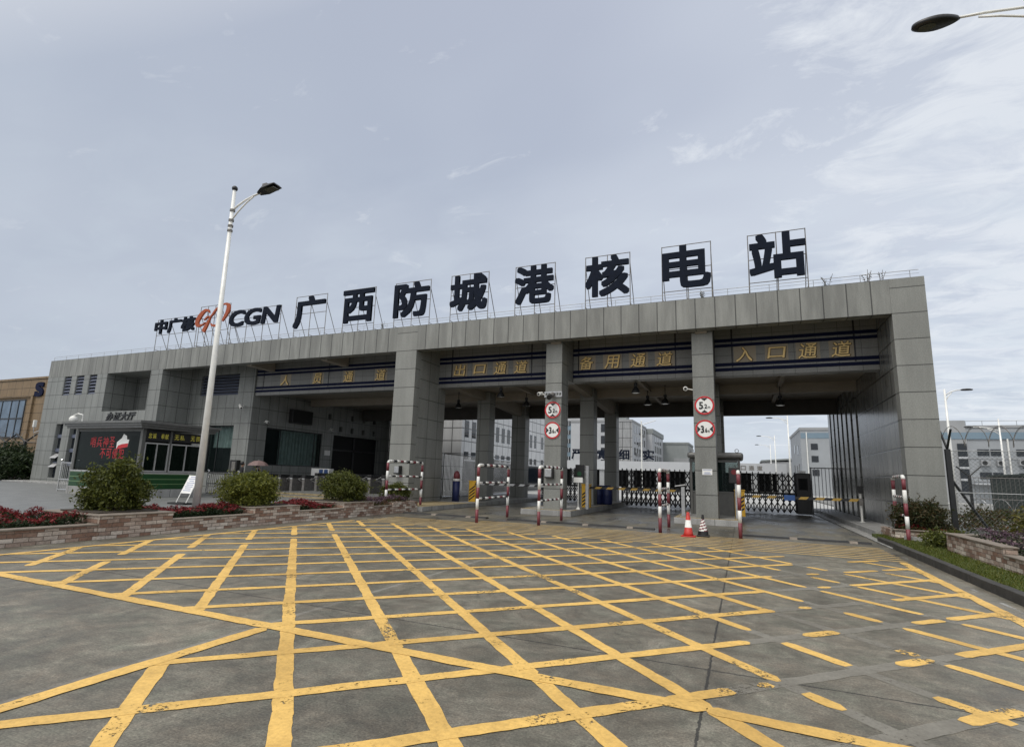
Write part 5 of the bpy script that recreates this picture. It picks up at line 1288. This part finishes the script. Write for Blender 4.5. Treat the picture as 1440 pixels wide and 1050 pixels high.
b = MB(); b.lathe([(.1, 0), (.1, .008)], 20, (0, 0, 0)); b.v = [(3.22+vx*1.3, 10+vy*.8, 9.403+vz) for vx, vy, vz in b.v]; b.build('lens', M['lamp_glass'], h)
GL = 'far street lamps behind the gatehouse'
arm_lamp('far street lamp seen through the entrance lane, tallest of three', 4.85, 66, 0, 9.2, -1.5, 8.85, GL)
arm_lamp('middle far street lamp seen through the entrance lane', 4.82, 92, 0, 9.0, -1.9, 8.85, GL)
arm_lamp('farthest street lamp seen through the entrance lane', 5.1, 113, 0, 9.0, -2.0, 8.85, GL)
arm_lamp('street lamp just right of the right pillar with its head to the right', 13.1, 45, 0, 8.4, .9, 8.3, GL)
arm_lamp('street lamp over the right fence with its head to the left', 22.5, 64, 0, 8.3, -2.0, 7.5, GL)
t = thing('flag_pole', 'slim white pole standing behind the spare lane gate', 'pole', (-10.2, 60, 0))
b = MB(); b.tube([(-10.2, 60, 0), (-10.2, 60, 7.9)], .07, 8); b.sphere((-10.2, 60, 7.95), .1, 8); b.build('pole', M['white'], t)
b = MB(); b.tube([(-10.2, 60, 7.6), (-8.6, 60, 8.1)], .04, 6); b.build('arm', M['steel'], t)

# ------------------------------------------------------------------ RIGHT FENCE
t = thing('chain_link_fence', 'chain link fence on dark posts with razor wire at the right of the gatehouse', 'fence', (6.0, 21.1, .1))
posts = [6.05, 9.05, 12.05, 15.05]
for x in posts:
    b = MB(); b.box(x-.065, x+.065, 21.03, 21.17, .0, 2.85); p = b.build('post', M['black_steel'], t)
    for s in (-1, 1): b = MB(); b.tube([(x, 21.1, 2.85), (x+s*.02, 21.1-s*.42, 3.45)], .035, 6); b.build('arm', M['black_steel'], p)
b = MB(); b.tube([(6.05, 21.1, 1.95), (7.1, 21.35, .1)], .04, 6); b.build('brace', M['black_steel'], t)
b = MB(); dz = .09
def wire(mb, x0, x1):
    zt, zb_ = 2.8, .15; hgt = zt-zb_; x = x0-hgt
    while x < x1:
        a = max(x, x0); c_ = min(x+hgt, x1)
        if c_-a > .02:
            mb.tube([(a, 21.1, zb_+a-x), (c_, 21.1, zb_+c_-x)], .0032, 3, False); mb.tube([(a, 21.106, zt-(a-x)), (c_, 21.106, zt-(c_-x))], .0032, 3, False)
        x += dz*1.35
for a, c_ in zip(posts, posts[1:]): wire(b, a, c_)
b.build('wire_mesh', M['mesh_wire'], t)
b = MB()
for z in (2.8, 1.5, .2): b.tube([(6.05, 21.095, z), (15, 21.095, z)], .012, 5)
b.build('line_wire', M['steel'], t)
b = MB(); pts = []
for i in range(360):
    a = i*.26; pts.append((6.05+i*.025, 21.1+.33*math.cos(a), 3.25+.33*math.sin(a)))
b.tube(pts, .009, 4); pts = [(p[0]+.2, 21.1+.3*math.cos(i*.26+2), 3.25+.3*math.sin(i*.26+2)) for i, p in enumerate(pts)]; b.tube(pts, .007, 4)
b.build('razor_wire', M['frame_steel'], t)
t = thing('perimeter_fence', 'darker inner fence with outward arms behind the chain link fence', 'fence', (9, 31, 0))
for i, x in enumerate((9.6, 12.0, 14.4, 16.8)):
    b = MB(); b.box(x-.05, x+.05, 30.95, 31.05, 0, 2.2); p = b.build('post', M['black_steel'], t)
    for s in (-1, 1): b = MB(); b.tube([(x, 31, 2.2), (x+s*.45, 31, 2.65)], .03, 5); b.build('arm', M['black_steel'], p)
b = MB()
for z in (.2, 1.2, 2.15): b.tube([(9.6, 31, z), (16.8, 31, z)], .015, 5)
for i in range(int(7.2/.16)): b.tube([(9.6+i*.16, 31, .1), (9.6+i*.16, 31, 2.15)], .008, 4)
b.build('wire_mesh', M['frame_steel'], t)
b = MB(); b.tube([(9.6+i*.03, 30.8+.3*math.cos(i*.24), .9+.3*math.sin(i*.24)) for i in range(240)], .009, 4); b.build('razor_wire', M['steel'], t)
t = thing('sheet_shed', 'low dark green sheet metal enclosure behind the right fences', 'shed', (14, 36, 0))
b = MB(); b.box(13.0, 20, 35, 39, 0, 2.35); b.build('wall', M['green_metal'], t)
b = MB(); b.box(12.9, 20.1, 34.9, 39.1, 2.351, 2.45); b.build('roof', M['green_metal'], t)
b = MB()
for i in range(5): b.box(13.2+i*1.6, 13.3+i*1.6, 34.96, 34.999, .05, 2.3)
b.build('ribs', M['black_steel'], t)

# left fence
t = thing('chain_link_fence', 'dark fence with Y shaped wire arms left of the office wing', 'fence', (-53, 24, .2))
for x in (-53.4, -56.4, -59.4, -50.4, -47.4):
    b = MB(); b.box(x-.08, x+.08, 23.92, 24.08, .1, 3.05); p = b.build('post', M['black_steel'], t)
    for s in (-1, 1): b = MB(); b.tube([(x, 24, 3.05), (x+s*1.0, 24+s*.2, 3.7)], .06, 6); b.build('arm', M['black_steel'], p)
b = MB()
for z in (.4, 1.7, 3.0): b.tube([(-66, 24, z), (-45.4, 24, z)], .03, 5)
for i in range(140): b.tube([(-66+i*.147, 24, .2), (-66+i*.147, 24, 3.0)], .012, 3)
b.build('wire_mesh', M['black_steel'], t)
b = MB(); b.tube([(-66+i*.06, 24+.4*math.cos(i*.22), 3.45+.4*math.sin(i*.22)) for i in range(340)], .018, 4); b.build('razor_wire', M['frame_steel'], t)
t = thing('notice_plate', 'small white plate on a post among the dark bushes at the far left', 'notice', (-51.8, 23.9, 1.6))
b = MB(); b.box(-52.1, -51.45, 18.2, 18.24, 1.75, 2.2); b.build('plate', M['signwhite'], t)
b = MB(); b.tube([(-51.8, 18.26, .2), (-51.8, 18.26, 1.76)], .03, 6); b.build('post', M['steel'], t)

# ------------------------------------------------------------------ BACKGROUND BUILDINGS
def bld(label, loc): return thing('office_building', label, 'building', loc)
def win(t, x0, x1, y0, y1, z0, z1, mat='glass_dark'):
    b = MB(); b.box(x0, x1, y0, y1, z0, z1); b.build('window', M[mat], t)
# tan building
t = thing('tan_building', 'tan panelled building with a large window and a blue S at the far left', 'building', (-78, 34, 0))
b = MB(); b.box(-105, -55, 34, 60, 0, 11.0); b.build('wall', M['tan'], t)
b = MB(); b.box(-105.1, -54.9, 33.9, 60, 11.001, 11.25); b.build('parapet', M['tan'], t)
b = MB(); b.box(-90, -77.0, 33.95, 33.999, 4.2, 8.6); wn = b.build('window', M['glass_blue'], t)
b = MB()
for x in (-90, -88, -86, -84, -82, -80, -78.4, -77.06): b.box(x-.06, x+.06, 33.9, 33.949, 4.2, 8.6)
for z in (4.2, 6.4, 8.6): b.box(-90, -77, 33.89, 33.945, z-.07, z+.07)
b.build('mullion', M['black_steel'], wn)
b = MB(); b.box(-75.8, -75.4, 33.8, 33.998, 0, 8.9); b.box(-91, -75.4, 33.8, 33.998, 8.9, 9.1); b.build('trim', M['tan'], t)
b = MB(); lettering(b, 'S', -75.4, -73.7, 8.9, 10.6, front(33.85), .14, .12); b.build('letter', M['stripe'], t)
# white panelled block left of the lanes
t = bld('white panelled two storey block seen behind the steel pickets', (-22, 50, 0))
b = MB(); b.box(-40, -22, 40, 66, 0, 8.5); b.build('wall', M['white_tile'], t)
b = MB(); b.box(-40, -21.95, 40.5, 65.5, .0, 2.7); b.build('ground_floor_band', M['glass_dark'], t)  # plain dark band along the lower storey
b = MB(); b.box(-40.1, -21.9, 39.9, 66.1, 8.501, 8.8); b.build('parapet', M['white_wall'], t)
for g_ in (40.5, 46.9, 53.3, 59.7):
    for i in range(4):
        y = g_+i*1.35; win(t, -22.2, -21.99, y, y+.75, 4.75, 6.2); win(t, -22.2, -21.99, y, y+.85, 2.85, 3.5)
        b = MB()
        for z in (5.0, 5.3, 5.6, 5.9): b.box(-21.989, -21.96, y+.02, y+.73, z-.02, z+.02)
        b.build('louvre', M['frame_steel'], t)
# tower with blue strips
t = bld('tall white block with bluish window strips behind the exit lane', (-50, 170, 0))
b = MB(); b.box(-90, -36.5, 170, 195, 0, 20.2); b.build('wall', M['white_wall'], t)
b = MB(); b.box(-90.2, -36.3, 169.8, 195, 20.201, 20.9); b.box(-66, -37, 169.9, 172, 20.901, 21.3); b.build('parapet', M['white_wall'], t)
for x0, x1 in ((-65, -61.8), (-53.7, -52), (-50, -48.6), (-42.6, -40.2), (-59.8, -57.2)):
    b = MB(); b.box(x0, x1, 169.9, 169.999, 3, 19.2); sx = b.build('glazed_strip', M['far_blue'], t)
    for i in range(6):
        z = 4.0+i*2.9; b = MB(); b.box(x0+.25, x1-.25, 169.82, 169.899, z, z+1.5); b.build('window', M['glass_dark'], sx)
        b = MB(); b.box((x0+x1)/2-.1, (x0+x1)/2+.1, 169.78, 169.819, z, z+1.5); b.build('mullion', M['white_wall'], sx)
# office block with corner
t = bld('pale four storey block with a plain grey end wall, seen above the spare lane gate', (-28, 160, 0))
b = MB(); b.box(-46, -28.1, 150, 174, 0, 17.6); b.build('wall', M['white_wall'], t)
b = MB(); b.box(-34.5, -28.05, 149.95, 149.999, 0, 17.6); b.build('end_cladding', stone('far_tile', (.36, .37, .38), 2.2, 2.6, joint=.09, streak=.4), t)
b = MB(); b.box(-46, -28.0, 149.8, 174.2, 17.601, 18.2); b.build('parapet', M['grey_wall'], t)
for i in range(5):
    for j in range(4): win(t, -28.2, -28.05, 153+i*4.1, 155.2+i*4.1, 5.2+j*3.2, 7.3+j*3.2)
for j in range(4): win(t, -37, -35.2, 149.9, 149.999, 4.5+j*3.4, 6.8+j*3.4)
for j in range(4):
    for i in range(5):
        if (i*3+j) % 4 < 2: b = MB(); b.box(-28.1, -27.5, 155.5+i*4.1, 156.6+i*4.1, 5.0+j*3.2, 5.9+j*3.2); b.build('air_conditioner', M['grey_wall'], t)
b = MB(); b.box(-33, -30, 152, 156, 18.2, 19.8); b.box(-36.5, -35, 151, 153, 18.2, 19.2); b.build('roof_plant', M['far_grey'], t)
t = bld('farther pale block with dark roof edge right of the plain end wall', (-26, 185, 0))
b = MB(); b.box(-44, -26.3, 174.5, 200, 0, 16.2); b.build('wall', M['white_wall'], t)
b = MB(); b.box(-44, -26.0, 174.4, 200.2, 16.201, 17.8); b.build('roof_edge', M['far_grey'], t)
for i in range(4):
    for j in range(4): win(t, -26.4, -26.25, 180+i*4.2, 182+i*4.2, 4.2+j*3.1, 6.4+j*3.1)
t = bld('grey green flat roofed block beyond the pale blocks', (-18, 200, 0))
b = MB(); b.box(-26.5, -17.5, 200, 220, 0, 14.5); b.build('wall', M['far_grey'], t)
b = MB(); b.box(-26.7, -17.3, 199.8, 220, 14.501, 15.2); b.build('parapet', M['far_grey'], t)
b = MB(); b.box(-22.5, -17.45, 199.7, 199.99, 0, 9.5); b.build('annex_wall', M['grey_wall'], t)
b = MB(); b.box(-17.3, -14.6, 204, 215, 0, 9.5); b.build('side_wing', M['grey_wall'], t)
# inner gate with slogan
t = thing('inner_gate', 'low wide inner gate canopy with four dark characters standing on it', 'gate building', (-15, 110, 0))
b = MB(); b.box(-40, 7.5, 110, 116, 3.4, 5.2); b.build('canopy', M['white_wall'], t)
for x in (-39, -33, -27, -21, -15.5, -10, -4, 2, 6.6):
    b = MB(); b.box(x-.5, x+.5, 110.3, 111.3, 0, 3.399); b.build('column', M['grey_wall'], t)
b = MB(); b.box(-40, 7.5, 115, 115.5, 0, 3.398); b.build('rear_wall', M['dark_void'], t)  # near-black sheet paints in the shade below the canopy
for ch, x in zip('严慎细实', (-32.5, -27.45, -22.4, -17.4)):
    b = MB(); lettering(b, ch, x-1.15, x+1.15, 5.5, 7.6, front(110.3), .15, .06); b.build('character', M['navy'], t)
    b = MB(); b.tube([(x-.8, 110.5, 5.2), (x-.8, 110.5, 7)], .05, 4); b.tube([(x+.8, 110.5, 5.2), (x+.8, 110.5, 7)], .05, 4); b.build('support', M['frame_steel'], t)
for ch, x in zip('入口通道', (-1.2, .2, 1.6, 3.0)):
    b = MB(); lettering(b, ch, x-.45, x+.45, 3.9, 4.75, front(109.95), .06, .03); b.build('character', M['frame_steel'], t)
# right hand blocks
t = bld('pale block with blue band and three small windows, seen through the entrance lane', (12, 90, 0))
b = MB(); b.box(8.2, 20.5, 90, 108, 0, 9.6); b.build('wall', M['pale_cladding'], t)
b = MB(); b.box(8.1, 20.6, 89.9, 108.1, 9.601, 10.0); b.build('parapet', M['grey_wall'], t)
b = MB(); b.box(8.25, 20.5, 89.95, 89.999, 8.4, 9.2); b.build('blue_band', M['far_blue'], t)
for z in (2.9, 4.9, 6.7): win(t, 9.5, 10.4, 89.95, 89.999, z, z+.9)
for y, z in ((93.5, 6.2), (99, 6.6), (93.5, 3.4), (97, 3.2), (101, 3.4)): win(t, 8.15, 8.199, y, y+1.4, z, z+1.3)
for x in (9.0, 13.0): b = MB(); b.tube([(x, 89.9, 0), (x, 89.9, 9.3)], .08, 6); b.build('downpipe', M['white'], t)
t = bld('long low grey building behind the far street lamps', (5, 122, 0))
b = MB(); b.box(3.9, 12, 122, 135, 0, 6.0); b.build('wall', M['grey_wall'], t)
b = MB(); b.add([(3.7, 121.8, 6.0), (12, 121.8, 6.6), (12, 135, 6.6), (3.7, 135, 6.0), (3.7, 121.8, 6.3), (12, 121.8, 6.95), (12, 135, 6.95), (3.7, 135, 6.3)], [(0, 3, 2, 1), (4, 5, 6, 7), (0, 1, 5, 4), (1, 2, 6, 5), (2, 3, 7, 6), (3, 0, 4, 7)]); b.build('roof', M['far_grey'], t)
t = bld('big pale block with blue band and taller stair tower right of the gatehouse', (32, 80, 0))
b = MB(); b.box(24.9, 75, 80, 110, 0, 8.9); b.build('wall', M['pale_cladding'], t)
b = MB(); b.box(20, 24.899, 79.9, 100, 0, 9.8); b.build('stair_tower', M['grey_wall'], t)
b = MB(); b.box(24.9, 75, 79.9, 110, 8.901, 9.2); b.build('parapet', M['grey_wall'], t)
b = MB(); b.box(21, 75, 79.85, 79.895, 7.55, 8.35); b.build('blue_band', M['far_blue'], t)
b = MB(); b.box(23.9, 24.8, 79.8, 79.895, 1.0, 7.0); wn = b.build('stair_window', M['glass_dark'], t)
b = MB()
for z in (2.6, 4.0, 5.2): b.box(23.9, 24.8, 79.75, 79.799, z, z+.25)
b.build('spandrel', M['white_wall'], wn)
for z in (5.6, 2.9):
    for i in range(9):
        x = 25.8+i*1.25+(1.1 if i > 1 else 0)+(.7 if i > 3 else 0); win(t, x, x+1.1, 79.93, 79.999, z, z+.75)
for x in (28.7, 30.5): b = MB(); b.tube([(x, 79.9, 0), (x, 79.9, 7.6)], .09, 6); b.build('downpipe', M['white'], t)
b = MB(); b.box(24.9, 29, 78.6, 79.99, 2.2, 2.35); b.build('porch', M['white_wall'], t)
for x, z in ((25.9, 4.4), (27.4, 4.4), (31.3, 4.6), (34.2, 4.4), (29.4, 4.5)):
    b = MB(); b.box(x, x+.9, 79.5, 79.99, z, z+.65, .03); b.build('air_conditioner', M['grey_wall'], t)
    b = MB(); b.disc((x+.35, 79.49, z+.33), .25, .008, 16); b.build('fan_grille', M['black_steel'], t)
b = MB(); b.box(24.95, 75, 79.94, 79.995, 5.2, 5.32); b.box(24.95, 75, 79.94, 79.995, 2.55, 2.67); b.build('string_course', M['grey_wall'], t)
b = MB()
for i in range(30): b.tube([(25+i*1.6, 80.1, 9.2), (25+i*1.6, 80.1, 9.75)], .03, 4)
b.tube([(25, 80.1, 9.74), (73, 80.1, 9.74)], .03, 4); b.build('roof_railing', M['steel'], t)
